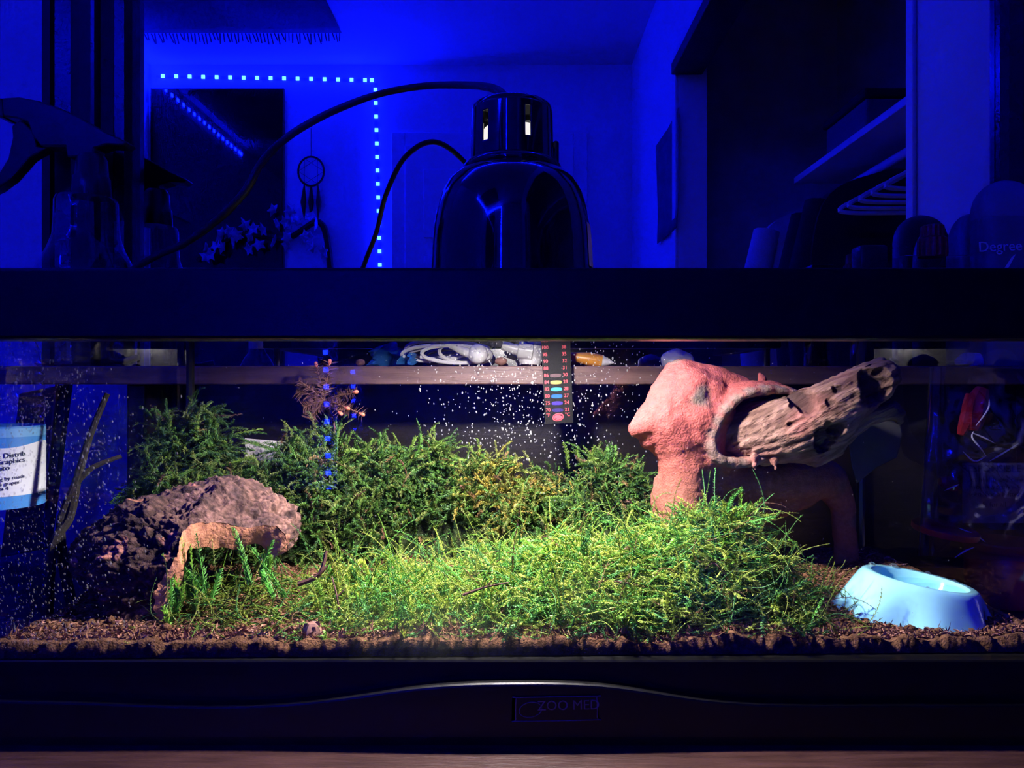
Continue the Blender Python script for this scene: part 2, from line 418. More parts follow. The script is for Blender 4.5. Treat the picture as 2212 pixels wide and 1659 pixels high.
# dark window on the same wall
wx0, wx1 = M(332, 0, 4.19).x, M(612, 0, 4.19).x; wz1 = M(0, 197, 4.19).z; wz0 = 0.95
w1 = struct('window_1', B().box((wx0-0.01, YFAR, wz0-0.01), (wx1+0.01, YFAR+0.02, wz1+0.01), 0.003), 'folder_black')
B().box((wx0, YFAR+0.021, wz0), (wx1, YFAR+0.026, wz1)).build('pane', 'night_pane', w1)

# ------------------------------------------------------------------ LED strips
led_me = bpy.data.meshes.new('led')
lb = B().box((-0.010, -0.010, -0.003), (0.010, 0.010, 0.003))
led_me.from_pydata([tuple(v) for v in lb.v], [], lb.f); led_me.materials.append(MATS['led_blue'])
def strip(name, label, a, b, spacing, nrm, width=0.012):
    a, b = Vector(a), Vector(b); nrm = Vector(nrm); t = (b-a).normalized(); s = t.cross(nrm)
    root = thing(name, a, label, 'led strip', 'blue led strips round the room')
    v = [a+s*width/2, a-s*width/2, b-s*width/2, b+s*width/2]
    B().prism(v, nrm*0.002).build('tape', 'led_tape', root)
    n = int((b-a).length/spacing)
    for i in range(n+1):
        o = bpy.data.objects.new('led', led_me); COL.objects.link(o)
        o.location = a + t*(spacing*(i+0.5 if i < n else i)) + nrm*0.0055
        if (o.location-a).length > (b-a).length: o.location = b+nrm*0.0055
        o.rotation_euler = nrm.to_track_quat('Z', 'Y').to_euler()
        o.parent = root; o.matrix_parent_inverse = root.matrix_world.inverted()
SP = 29.1/F*4.19
hz = M(0, 165, 4.19).z; e = 0.0005
strip('led_strip', 'blue led strip running along the top of the window wall', (M(338, 0, 4.19).x, YFAR+e, hz), (M(806, 0, 4.19).x, YFAR+e, M(0, 174, 4.19).z), SP, (0, 1, 0))
strip('led_strip', 'blue led strip dropping straight down the wall beside the door', (M(811, 0, 4.19).x, YFAR+e, hz-0.04), (M(834, 0, 4.19).x, YFAR+e, 0.32), SP, (0, 1, 0))
strip('led_strip', 'blue led strip running along the top of the left wall', (XL+e, YFAR+0.05, hz), (XL+e, YFAR+1.5, hz), SP, (1, 0, 0))
strip('led_strip', 'blue led strip running along the top of the mirror wall', (XL+0.3, YW-e, hz), (XR-0.05, YW-e, hz), SP*1.25, (0, -1, 0))
# low bed behind the camera: it ends the strip's reflection in the front glass
bd = thing('low_bed', (-0.9, -1.4, 0), 'low bed with a dark blanket under the led wall', 'bed')
B().box((-2.0, -2.22, 0.22), (0.25, -0.75, 0.46), 0.05).build('mattress', 'fabric_grey', bd, True)
B().box((-2.02, -2.24, 0.461), (0.28, -0.72, 0.54), 0.03).build('blanket', 'fabric_black', bd, True)
B().box((-1.98, -2.20, 0.06), (0.23, -0.77, 0.219), 0.01).build('frame', 'dark_wood', bd)
for x in (-1.9, 0.15):
    for y in (-2.1, -0.87): B().box((x, y, 0), (x+0.06, y+0.06, 0.059)).build('leg', 'dark_wood', bd)
# things on the walls that the mirror shows
pic = thing('wall_panel', (XL+0.005, YFAR+0.4, 1.9), 'pale glossy panel on the left wall near the window', 'panel')
B().box((XL+0.002, YFAR+0.05, CZ+1.05), (XL+0.02, YFAR+0.55, CZ+1.62), 0.004).build('board', 'white_plastic', pic)
cl = thing('dream_catcher', M(672, 370, 4.17), 'round dream catcher hanging right of the dark window', 'dream catcher')
c0 = M(672, 370, 4.17)
B().tube([c0+Vector((0.075*math.cos(t), 0, 0.085*math.sin(t))) for t in np.linspace(0, 2*math.pi, 28)[:-1]], 0.006, 6, True).build('hoop', 'garland_dark', cl, True)
web = B()
for k in range(6):
    a = k*math.pi/3; web.tube([c0+Vector((0.075*math.cos(a), 0, 0.085*math.sin(a))), c0+Vector((0.075*math.cos(a+2.1), 0, 0.085*math.sin(a+2.1)))], 0.0012, 4)
web.build('web', 'garland_dark', cl)
for k in (-1, 0, 1):
    a = c0+Vector((0.04*k, 0, -0.08)); B().tube([a, a+Vector((0.005*k, 0, -0.10)), a+Vector((0, 0, -0.2))], [0.004, 0.016, 0.002], 6).build('feather', 'garland_dark', cl, True)
B().tube([c0+Vector((0, 0, 0.08)), c0+Vector((0, 0, 0.25))], 0.002, 4).build('cord', 'garland_dark', cl)
gl = thing('flower_garland', M(600, 520, 4.16), 'garland of pale flowers draped below the dark window', 'garland')
B().tube(spline([M(425, 560, 4.15), M(480, 520, 4.15), M(545, 505, 4.15), M(620, 515, 4.15), M(690, 480, 4.15), M(712, 560, 4.15), M(716, 700, 4.15)], 40), 0.018, 6).build('vine', 'garland_dark', gl, True)
pet = B().lathe([(0.0, -0.004), (0.02, 0.0), (0.034, 0.012), (0.03, 0.014), (0.0, 0.004)], seg=10, rmod=lambda t, j: 1+0.3*math.cos(5*t))
pme = None
for k in range(34):
    u = random.random(); px = 440+u*280; py = 560-70*math.sin(u*2.4)+random.uniform(-40, 40)
    if pme is None:
        o = pet.build('flower', 'petal', gl, True); pme = o.data
    else:
        o = bpy.data.objects.new('flower', pme); COL.objects.link(o); o.parent = gl; o.matrix_parent_inverse = gl.matrix_world.inverted()
    o.location = M(px, py, 4.12+random.uniform(-.02, .02)); o.rotation_euler = (-math.pi/2+random.uniform(-.5, .5), random.uniform(-.5, .5), random.uniform(0, 3))
po = thing('wall_poster', M(1435, 380, 3.2), 'dark curling poster on the right wall before the closet', 'poster')
pv = []; pf = []
for i in range(9):
    for j in range(9):
        u, v = i/8, j/8; Z = 3.38-0.40*u*(XR/0.70); a = CZ+1.12+0.03*u-(0.46+0.04*u)*v
        pv.append(Vector((XR-0.006-0.03*(1-v)*max(0, 0.5-u)-0.03*max(0, v-0.7), 2*YM-Z, a)))
for i in range(8):
    for j in range(8): pf.append((i*9+j, i*9+j+1, (i+1)*9+j+1, (i+1)*9+j))
o = raw('sheet', pv, pf, 'poster', po, True); md = o.modifiers.new('s', 'SOLIDIFY'); md.thickness = 0.002
tp = thing('ceiling_tapestry', (-1.5, YFAR+0.7, HC-0.02), 'dark fringed tapestry pinned to the ceiling', 'tapestry')
tv = []; tf = []
for i in range(21):
    for j in range(13):
        u, v = i/20, j/12
        tv.append((-2.05+1.15*u, YFAR+0.40+0.9*v, HC-0.012-0.05*abs(math.sin(u*6.3))*math.sin(v*3.1)))
for i in range(20):
    for j in range(12): tf.append((i*13+j, i*13+j+1, (i+1)*13+j+1, (i+1)*13+j))
o = raw('cloth', tv, tf, 'fabric_grey', tp, True); md = o.modifiers.new('s', 'SOLIDIFY'); md.thickness = 0.004
fb = B()
for k in range(60):
    x = -2.04+1.13*k/59; fb.tube([(x, YFAR+0.40, HC-0.014), (x+random.uniform(-.01, .01), YFAR+0.37, HC-0.03-random.random()*0.03)], 0.004, 4)
tag(fb.build('fringe', 'fabric_grey', tp), kind='stuff')

# closet contents
sh = thing('closet_shelf', (1.3, -0.3, CZ+0.8), 'pale closet shelf board above the hanging rail', 'shelf')
B().box((1.10, -0.92, CZ+0.78), (1.548, YN+0.39, CZ+0.805), 0.003).build('board', 'trim_paint', sh)
B().tube([(1.22, -1.10, CZ+0.715), (1.22, YN+0.39, CZ+0.715)], 0.016, 12).build('rail', 'trim_paint', sh, True)
def hanger(y, label):
    h = thing('coat_hanger', (1.22, y, CZ+0.7), label, 'hanger', 'white hangers on the closet rail')
    z = CZ+0.705
    B().tube(spline([(1.205, y, z+0.02), (1.225, y, z+0.035), (1.238, y, z+0.01), (1.22, y, z-0.03), (1.22, y, z-0.06)], 20), 0.004, 6).build('hook', 'white_plastic', h, True)
    B().tube(spline([(1.22, y, z-0.06), (1.10, y, z-0.12), (1.0, y, z-0.17), (1.03, y, z-0.185), (1.22, y, z-0.185), (1.41, y, z-0.185), (1.44, y, z-0.17), (1.34, y, z-0.12)], 40, True), 0.007, 6, True).build('shoulder_bar', 'white_plastic', h, True)
for k, y in enumerate((-0.30, -0.24, -0.17, -0.10, -0.03)): hanger(y, 'white plastic hanger on the closet rail, %s' % ('next to the bulky black coat', 'second from the bulky black coat', 'middle one of five', 'second from the near jamb', 'nearest to the near jamb')[k])
def garment(name, y, x0, x1, z0, th, m, label, cat):
    g = thing(name, ((x0+x1)/2, y, z0), label, cat); z = CZ+0.66; xm = (x0+x1)/2
    poly = spline([(xm-0.06, y, z), (xm+0.06, y, z), (x1-0.02, y, z-0.10), (x1+0.02, y, z-0.45), (x1-0.03, y, z0), (x0+0.03, y, z0), (x0-0.02, y, z-0.45), (x0+0.02, y, z-0.10)], 48, True)
    B().prism(poly, (0, th, 0)).build('body', m, g, True, bev=0.0)
    for s in (-1, 1):
        xs = x0 if s < 0 else x1
        B().tube([(xs-s*0.04, y+th/2, z-0.08), (xs+s*0.02, y+th/2, z-0.35), (xs+s*0.01, y+th/2, z-0.62)], [0.05, 0.055, 0.045], 10).build('sleeve', m, g, True)
garment('hanging_coat', -0.48, 0.95, 1.45, 0.75, 0.12, 'fabric_black', 'bulky black coat on the closet rail nearest the door jamb', 'coat')
garment('hanging_coat', -0.66, 0.98, 1.45, 0.85, 0.10, 'fabric_black', 'thin black coat hanging behind the bulky one', 'coat')
garment('hanging_shirt', -0.88, 0.93, 1.40, 0.85, 0.06, 'fabric_white', 'white shirt hanging behind the black coats', 'shirt')
garment('hanging_shirt', -1.04, 1.0, 1.40, 0.9, 0.06, 'fabric_grey', 'grey shirt at the far end of the closet rail', 'shirt')
sb = thing('storage_box', (1.3, -0.5, CZ+0.806), 'dark lidded box on the closet shelf', 'box')
B().box((1.15, -0.75, CZ+0.806), (1.45, -0.45, CZ+0.93), 0.008).build('body', 'fabric_grey', sb)
B().box((1.14, -0.76, CZ+0.93), (1.46, -0.44, CZ+0.96), 0.008).build('lid', 'fabric_black', sb)

# ================================================================== DRESSER AND MIRROR
dr = thing('dresser', (0, 0.75, 0), 'dark brown wooden dresser carrying the terrarium', 'dresser')
B().box((-0.80, 0.40, TABLE-0.03), (XR-0.003, YW-0.003, TABLE), 0.004).build('top_board', 'dark_wood', dr)
B().box((-0.78, 0.44, 0.06), (XR-0.02, YW-0.01, TABLE-0.031)).build('carcass', 'dark_wood', dr)
B().box((-0.76, 0.46, 0.0), (XR-0.04, YW-0.03, 0.059)).build('plinth', 'panel_wood', dr)
for i in range(3):
    z0 = 0.09+i*0.21
    for x0, x1 in ((-0.765, -0.055), (-0.035, XR-0.035)):
        d = B().box((x0, 0.418, z0), (x1, 0.439, z0+0.195), 0.003).build('drawer', 'dark_wood', dr)
        B().lathe([(0.008, 0), (0.008, 0.012), (0.016, 0.02), (0.012, 0.028), (0, 0.03)], ((x0+x1)/2, 0.418, z0+0.1), (0, -1, 0), 14).build('knob', 'post_lacquer', d, True)

mr = thing('dresser_mirror', (0.06, YM, TABLE), 'wide framed mirror with a shelf board standing on the dresser', 'mirror')
B().box((-0.64, 0.815, LEDGE-0.021), (XR-0.004, 0.975, LEDGE), 0.0015).build('shelf_board', 'ledge_wood', mr)
B().box((-0.512, 0.955, TABLE), (XR-0.004, 0.975, LEDGE-0.0211)).build('back_panel', 'panel_wood', mr)
for x in (-0.45, XR-0.03):
    B().box((x, 0.84, TABLE), (x+0.02, 0.9549, LEDGE-0.0211), 0.002).build('bracket', 'panel_wood', mr)
B().box((-0.4935, YM, LEDGE+0.0005), (0.632, YM+0.004, CZ+0.75)).build('mirror_glass', 'mirror_silver', mr)
B().box((-0.4935, YM+0.0041, LEDGE+0.0005), (0.632, YM+0.02, CZ+0.78)).build('backing', 'panel_wood', mr)
def post(xs, name='post'):      # ribbed section: list of (x, y) on the front, flat back
    b = B(); prof = xs + [(xs[-1][0], 0.972), (xs[0][0], 0.972)]
    b.prism([(x, y, LEDGE+0.0003) for x, y in prof], (0, 0, CZ+0.80-LEDGE)); return b.build(name, 'post_lacquer', mr)
X = lambda px: (px-1106)/F*0.925
def ribs(x0, x1, pat):
    return [(x0+(x1-x0)*a, y) for a, y in pat]
post(ribs(X(90), X(281), [(0, 0.93), (0.02, 0.922), (0.12, 0.92), (0.14, 0.926), (0.3, 0.930), (0.44, 0.926), (0.46, 0.918), (0.62, 0.912), (0.66, 0.912), (0.68, 0.922), (0.8, 0.927), (0.86, 0.922), (0.88, 0.913), (0.98, 0.915), (1.0, 0.93)]))
post(ribs(X(2166), XR-0.004, [(0, 0.93), (0.1, 0.922), (0.35, 0.92), (0.4, 0.926), (0.7, 0.93), (0.9, 0.922), (1, 0.925)]))
B().box((X(90), 0.915, CZ+0.76), (XR-0.004, 0.972, CZ+0.86), 0.006).build('top_rail', 'post_lacquer', mr)

# ================================================================== TERRARIUM
TOP, FB, BOT = CZ+0.0792, CZ+0.0304, CZ-0.1905     # rim top, lower edge of front rim, top of base moulding
tk = thing('terrarium', ((TX0+TX1)/2, (TY0+TY1)/2, TABLE), 'long glass terrarium with black plastic rims', 'terrarium')
ang = 0.017
def pane(name, y, z0, z1, m, th=0.005, rot=ang):
    xm = (TX0+TX1)/2; h = (TX1-TX0)/2-0.004
    d = Vector((math.cos(rot), math.sin(rot), 0)); n = Vector((-math.sin(rot), math.cos(rot), 0))
    v = []
    for z in (z0, z1):
        for sx, sy in ((-1, -0.5), (1, -0.5), (1, 0.5), (-1, 0.5)): v.append(Vector((xm, y, z))+d*h*sx+n*th*sy)
    b = B().add(v, [(0, 1, 2, 3), (4, 5, 6, 7), (0, 1, 5, 4), (1, 2, 6, 5), (2, 3, 7, 6), (3, 0, 4, 7)])
    return b
fp = pane('pane', TY0, BOT-0.01, FB+0.02, 'tank_glass_front')
c = P(985, 1312, 0.50)
fpo = fp.build('front_pane', 'tank_glass_front', tk); fpo.data.transform(Matrix.Translation(-c)); fpo.location = c; fpo.matrix_parent_inverse = tk.matrix_world.inverted()
pane('pane', TY1-0.004, BOT-0.01, CZ+0.06, 'tank_glass').build('back_pane', 'tank_glass', tk)
B().box((TX0, TY0+0.012, BOT-0.01), (TX0+0.004, TY1-0.012, CZ+0.06)).build('side_pane', 'tank_glass', tk)
B().box((TX1-0.004, TY0+0.012, BOT-0.01), (TX1, TY1-0.012, CZ+0.06)).build('side_pane', 'tank_glass', tk)
for x in (TX0+0.005, TX1-0.013):
    B().tube([(x+0.004, TY1-0.0105, BOT), (x+0.004, TY1-0.0105, CZ+0.055)], 0.0045, 8).build('silicone_seam', 'silicone', tk, True)
# top rim: tall front, low back and sides
rim = B().box((TX0-0.006, TY0-0.013, FB), (TX1+0.006, TY0+0.013, TOP), 0.0025)
rim.box((TX0-0.006, TY1-0.015, CZ+0.053), (TX1+0.006, TY1+0.008, TOP), 0.002)
rim.box((TX0-0.006, TY0+0.013, CZ+0.053), (TX0+0.012, TY1-0.015, TOP), 0.002).box((TX1-0.012, TY0+0.013, CZ+0.053), (TX1+0.006, TY1-0.015, TOP), 0.002)
rim.build('top_rim', 'tank_plastic', tk)
sc = B()
for i in range(96):
    x = TX0+0.012+(TX1-TX0-0.024)*(i+0.5)/96; sc.box((x-0.0004, TY0+0.013, TOP-0.004), (x+0.0004, TY1-0.015, TOP-0.0032))
for i in range(34):
    y = TY0+0.013+(TY1-TY0-0.028)*(i+0.5)/34; sc.box((TX0+0.012, y-0.0004, TOP-0.0032), (TX1-0.012, y+0.0004, TOP-0.0024))
tag(sc.build('screen_lid', 'screen_wire', tk, recalc=False), kind='stuff')
# base moulding with the curved raised lip
def lipz(px):
    K = [(-60, 1508), (200, 1512), (420, 1521), (600, 1519), (740, 1505), (860, 1486), (960, 1475), (1080, 1472), (1240, 1472), (1330, 1479), (1450, 1500), (1560, 1514), (1700, 1518), (2300, 1517)]
    xs = [k[0] for k in K]; ys = [k[1] for k in K]; return float(np.interp(px, xs, ys))
nx = 120; bv = []; bf = []; YF = 0.490
sm_l = np.array([lipz(-60+2420*i/nx) for i in range(nx+1)]); sm_l = np.convolve(np.pad(sm_l, 4, mode='edge'), np.ones(9)/9, 'valid')
rows = 9
for i in range(nx+1):
    x = TX0-0.008+(TX1-TX0+0.016)*i/nx
    zl = CZ-(sm_l[i]-829.5)/F*YF
    for (y, z) in ((TY0+0.012, BOT), (YF+0.0050, BOT), (YF+0.0042, BOT-0.0010), (YF+0.0040, zl+0.0006), (YF-0.0020, zl+0.0002), (YF-0.0036, zl-0.0004), (YF-0.0040, zl-0.0016), (YF-0.0040, TABLE+0.006), (YF-0.0034, TABLE)):
        bv.append((x, y, z))
for i in range(nx):
    for j in range(rows-1): bf.append((i*rows+j, i*rows+j+1, (i+1)*rows+j+1, (i+1)*rows+j))
raw('base_moulding', bv, bf, 'tank_plastic', tk, False)
bs = B().box((TX0-0.008, TY1-0.012, TABLE), (TX1+0.008, TY1+0.008, BOT), 0.002).box((TX0-0.008, TY0+0.0121, TABLE), (TX0+0.01, TY1-0.0121, BOT), 0.002) \
    .box((TX1-0.01, TY0+0.0121, TABLE), (TX1+0.008, TY1-0.0121, BOT), 0.002).box((TX0+0.01, TY0+0.002, TABLE+0.008), (TX1-0.01, TY1-0.0121, TABLE+0.014))
bs.build('base_rim', 'tank_plastic', tk)
# name plate on the moulding
YP = YF-0.0041
def pp(px, py, dy=0.0): q = P(px, py, YP); q.y = YP-dy; return q
rot = math.radians(1.2)
pl = B().prism(spline([pp(1115, 1508), pp(1120, 1506), pp(1284, 1503), pp(1289, 1506), pp(1290, 1549), pp(1285, 1554), pp(1119, 1557), pp(1114, 1553)], 48, True), (0, -0.0006, 0)).build('name_plate', 'tank_plastic', tk)
B().tube([q+Vector((0, -0.0006, 0)) for q in spline([pp(1115, 1508), pp(1120, 1506), pp(1284, 1503), pp(1289, 1506), pp(1290, 1549), pp(1285, 1554), pp(1119, 1557), pp(1114, 1553)], 48, True)], 0.0004, 6, True).build('plate_border', 'print_dim', pl)
ce = pp(1146, 1532)
B().tube([ce+Vector((0.0078*math.cos(t)*math.cos(0.2)-0.0048*math.sin(t)*math.sin(0.2), -0.0007, 0.0078*math.cos(t)*math.sin(0.2)+0.0050*math.sin(t)*math.cos(0.2))) for t in np.linspace(0, 2*math.pi, 41)[:-1]], 0.00035, 6, True).build('plate_emblem', 'print_dim', pl)
textmesh('plate_lettering', 'ZOO MED', 0.0092, 'print_dim', pl, pp(1228, 1523, 0.0008), rot, extrude=0.0002)

# ------------------------------------------------------------------ substrate
def fbm(x, y, s, o=3, seed=0.0):
    return noise.fractal(Vector((x*s+seed, y*s-seed, seed)), 1.0, 2.0, o)
def soilz(x, y):
    z = CZ-0.180 + 0.004*fbm(x, y, 14, 3, 3.1) + 0.0022*fbm(x, y, 90, 3, 1.7)
    z += 0.010*math.exp(-((x+0.29)/0.05)**2)*math.exp(-((y-0.60)/0.05)**2)
    z -= 0.003*math.exp(-((x-0.33)/0.06)**2)*math.exp(-((y-0.56)/0.05)**2)
    z += 0.004*math.exp(-((y-0.512)/0.012)**2)*(0.3+fbm(x, y, 60, 4, 9.0))
    return z
gx, gy = 330, 120
X0, X1, Y0, Y1 = TX0+0.005, TX1-0.005, TY0+0.0095, TY1-0.018
sv = np.zeros(((gx+1)*(gy+2), 3)); k = 0
for i in range(gx+1):
    x = X0+(X1-X0)*i/gx
    yf = TY0+0.0038+(x-(TX0+TX1)/2)*math.tan(ang)
    for j in range(gy+2):
        if j == 0: sv[k] = (x, yf, BOT-0.008)
        else:
            y = yf+(Y1-yf)*((j-1)/gy); sv[k] = (x, y, soilz(x, y))
        k += 1
q = []
for i in range(gx):
    a = np.arange(gy+1)+i*(gy+2); b2 = a+gy+2
    q.append(np.stack([a, b2, b2+1], 1)); q.append(np.stack([a, b2+1, a+1], 1))
so = bigmesh('substrate', sv, np.concatenate(q), 'soil', smooth=True)
tag(so, 'brown coconut fibre soil covering the terrarium floor', 'soil', kind='stuff')
# loose fibres and crumbs on it
def fibres(n, seed):
    r = np.random.default_rng(seed); V = []; C = []
    xs = r.uniform(X0+.004, X1-.004, n); ys = TY0+0.012+(Y1-TY0-0.02)*r.random(n)**1.3
    for x, y in zip(xs, ys):
        z = soilz(x, y); L = r.uniform(0.002, 0.0085); a = r.uniform(0, 6.28); w_ = r.uniform(0.0003, 0.0012)
        d = np.array([math.cos(a)*L, math.sin(a)*L*0.7, r.uniform(-0.2, 0.9)*L*0.5]); s = np.array([-math.sin(a)*w_, math.cos(a)*w_, 0])
        p = np.array([x, y+0.002, z+0.0006])
        V += [p-d/2-s*.3, p-d/2+s*.3, p+s+np.array([0, 0, w_]), p-s+np.array([0, 0, w_*.5]), p+d/2]
        c_ = r.uniform(0.35, 1.25); C += [np.array([c_, c_*r.uniform(.8, 1.05), c_*r.uniform(.75, 1)])]*5
    V = np.array(V); T = np.array([[0, 1, 2], [0, 2, 3], [3, 2, 4], [0, 3, 4]])
    T = (T[None]+np.arange(n)[:, None, None]*5).reshape(-1, 3); return V, T, np.array(C)
V, T, C = fibres(22000, 5)
r = np.random.default_rng(15); NF = 9000      # ragged fringe where the soil meets the front glass
xs = r.uniform(X0+.004, X1-.004, NF); ys = TY0+0.0085+0.018*r.random(NF)**1.5+(xs-(TX0+TX1)/2)*math.tan(ang)
L_ = r.uniform(0.0015, 0.006, NF)[:, None]; a_ = r.uniform(0, 6.28, NF); zz = np.array([soilz(x, y) for x, y in zip(xs, ys)])
p_ = np.stack([xs, ys, zz+r.uniform(-.0005, .0016, NF)], 1); d_ = np.stack([np.cos(a_), np.abs(np.sin(a_))*.5+.1, r.normal(size=NF)*.6], 1)*L_; s_ = np.stack([-np.sin(a_), np.cos(a_)*.2, np.ones(NF)], 1)*r.uniform(.0002, .0008, NF)[:, None]
V2 = np.stack([p_-s_*.3, p_+s_*.3, p_+d_*.5+s_, p_+d_*.5-s_, p_+d_], 1).reshape(-1, 3); c0_ = np.repeat(r.uniform(.3, 1.1, (NF, 1)), 5, 0)
T2 = (np.array([[0, 1, 2], [0, 2, 3], [3, 2, 4]])[None]+np.arange(NF)[:, None, None]*5).reshape(-1, 3)
T = np.concatenate([T, T2+len(V)]); V = np.concatenate([V, V2]); C = np.concatenate([C, np.repeat(c0_, 3, 1)*np.array([1, .92, .88])])
tag(bigmesh('fibre_litter', V, T, 'soil_fibre', C, None), 'short light brown fibres scattered over the terrarium soil', 'fibre', kind='stuff')
# crumb clumps
V = []; T = []; n = 0
ico = B(); bm = bmesh.new(); bmesh.ops.create_icosphere(bm, subdivisions=1, radius=1); bm.verts.index_update()
iv = np.array([v.co[:] for v in bm.verts]); it = np.array([[v.index for v in f.verts] for f in bm.faces]); bm.free()
r = np.random.default_rng(3); K = 3200
xs = r.uniform(X0+.004, X1-.004, K); ys = TY0+0.014+(Y1-TY0-0.03)*r.random(K)**1.6
VV = np.zeros((K, len(iv), 3))
for i in range(K):
    s = r.uniform(0.0006, 0.0024)*(1.6 if r.random() < 0.08 else 1); VV[i] = iv*s*r.uniform(0.6, 1.3, (1, 3))*r.uniform(0.75, 1.25, (len(iv), 1))+(xs[i], ys[i]+0.003, soilz(xs[i], ys[i])+s*0.4)
T = (it[None]+np.arange(K)[:, None, None]*len(iv)).reshape(-1, 3)
tag(bigmesh('soil_crumbs', VV.reshape(-1, 3), T, 'soil', None, None), 'dark soil crumbs lying on the terrarium floor', 'soil', kind='stuff')

# ------------------------------------------------------------------ moss
def fronds(roots, dirs, lens, cols, nseg=11, pairs=26, leaf=0.0028, stem=0.00035, droop=0.5, curl=0.6, seed=1, leafw=0.0008):
    """feathery moss shoots, all with one topology: a 3-sided stem and slim leaflets"""
    r = np.random.default_rng(seed); N_ = len(roots)
    roots = np.asarray(roots); d = np.asarray(dirs, float); d /= np.linalg.norm(d, axis=1, keepdims=True)+1e-9
    side = np.cross(d, r.normal(size=(N_, 3))); side /= np.linalg.norm(side, axis=1, keepdims=True)+1e-9
    lens = np.asarray(lens)[:, None]
    pts = [roots]; t = d.copy(); cv = np.sign(r.normal(size=(N_, 1)))*r.uniform(0.45, 1.5, (N_, 1))*curl; c2 = r.normal(size=(N_, 1))*curl
    tang = [t.copy()]
    for k in range(nseg):
        a = (k+1)/nseg
        t = t + side*cv*(0.8/nseg)*2*np.cos(a*3+c2*2) + np.array([0, 0, -1.0])*droop*a*(1.6/nseg)
        t /= np.linalg.norm(t, axis=1, keepdims=True)
        pts.append(pts[-1]+t*lens/nseg); tang.append(t.copy())
    pts = np.stack(pts, 1); tang = np.stack(tang, 1)             # (N, nseg+1, 3)
    up = np.cross(tang, side[:, None, :]); up /= np.linalg.norm(up, axis=2, keepdims=True)+1e-9
    sd = np.cross(up, tang)
    rad = stem*(1-0.6*np.linspace(0, 1, nseg+1))[None, :, None]
    rings = np.stack([pts+(up*math.cos(x)+sd*math.sin(x))*rad for x in (0, 2.094, 4.189)], 2)   # N, s, 3, 3
    V = rings.reshape(N_, -1, 3); nv = (nseg+1)*3
    tri = []
    for k in range(nseg):
        for j in range(3):
            a, b_, c_, e_ = k*3+j, k*3+(j+1) % 3, (k+1)*3+(j+1) % 3, (k+1)*3+j
            tri += [(a, b_, c_), (a, c_, e_)]
    L = pairs*2
    s = np.repeat((np.arange(pairs)+0.5)/pairs, 2)*nseg*0.98+0.02
    k0 = np.minimum(s.astype(int), nseg-1); fr_ = (s-k0)[None, :, None]
    lp = pts[:, k0]*(1-fr_)+pts[:, k0+1]*fr_
    lt = tang[:, k0]; lu = up[:, k0]; ls = sd[:, k0]
    sg = np.tile([1, -1], pairs)[None, :, None]
    th = r.uniform(-1.0, 1.0, (N_, L, 1))
    out = ls*sg*np.cos(th)+lu*np.sin(th)
    ll = leaf*(0.55+0.6*np.sin(np.pi*np.clip(s/nseg*0.85+0.12, 0, 1)))[None, :, None]*r.uniform(0.7, 1.2, (N_, L, 1))
    tip = lp+(out*0.75+lt*0.75)*ll
    wv = lt*leafw
    lv = np.stack([lp-wv*0.6, lp+wv*0.6, lp+(out*0.4+lt*0.3)*ll+np.cross(out, lt)*leafw*0.6, tip], 2).reshape(N_, -1, 3)
    base = nv+np.arange(L)*4
    lt_ = np.concatenate([np.stack([base, base+2, base+3], 1), np.stack([base+1, base+3, base+2], 1)])
    V = np.concatenate([V, lv], 1); nvt = V.shape[1]
    T_ = np.concatenate([np.array(tri), lt_]); T_ = (T_[None]+np.arange(N_)[:, None, None]*nvt).reshape(-1, 3)
    C_ = np.repeat(np.asarray(cols)[:, None, :], nvt, 1)
    C_ = C_*r.uniform(0.85, 1.12, (N_, nvt, 1))
    return V.reshape(-1, 3), T_, C_.reshape(-1, 3)
def keep_in(V):
    lo = TY0+0.0048+(V[:, 0]-(TX0+TX1)/2)*math.tan(ang)
    V[:, 1] = np.maximum(V[:, 1], lo+0.0006*np.abs(np.sin(V[:, 0]*9000))); V[:, 1] = np.minimum(V[:, 1], TY1-0.013+(V[:, 0]-(TX0+TX1)/2)*math.tan(ang))
    V[:, 2] = np.maximum(V[:, 2], CZ-0.187); return V
def interp(K, x): return float(np.interp(x, [k[0] for k in K], [k[1] for k in K]))
def join(parts):
    V = []; T = []; C = []; n = 0
    for v, t, c in parts: V.append(v); T.append(t+n); C.append(c); n += len(v)
    return keep_in(np.concatenate(V)), np.concatenate(T), np.concatenate(C)
def clump_base(name, samples, m): pass

GREENS = np.array([(0.090, 0.210, 0.034), (0.110, 0.255, 0.045), (0.165, 0.275, 0.042), (0.070, 0.175, 0.045), (0.21, 0.27, 0.06)])
LIMES = np.array([(0.21, 0.43, 0.050), (0.13, 0.40, 0.065), (0.38, 0.49, 0.070), (0.10, 0.32, 0.075), (0.30, 0.41, 0.060), (0.42, 0.50, 0.08)])*1.1
BROWN = np.array([(0.26, 0.15, 0.06), (0.32, 0.20, 0.08), (0.20, 0.10, 0.06)])
GOLD = np.array([(0.36, 0.34, 0.06), (0.42, 0.31, 0.05), (0.30, 0.34, 0.08)])
def pick(pal, n, r): return pal[r.integers(0, len(pal), n)]*r.uniform(0.75, 1.2, (n, 1))

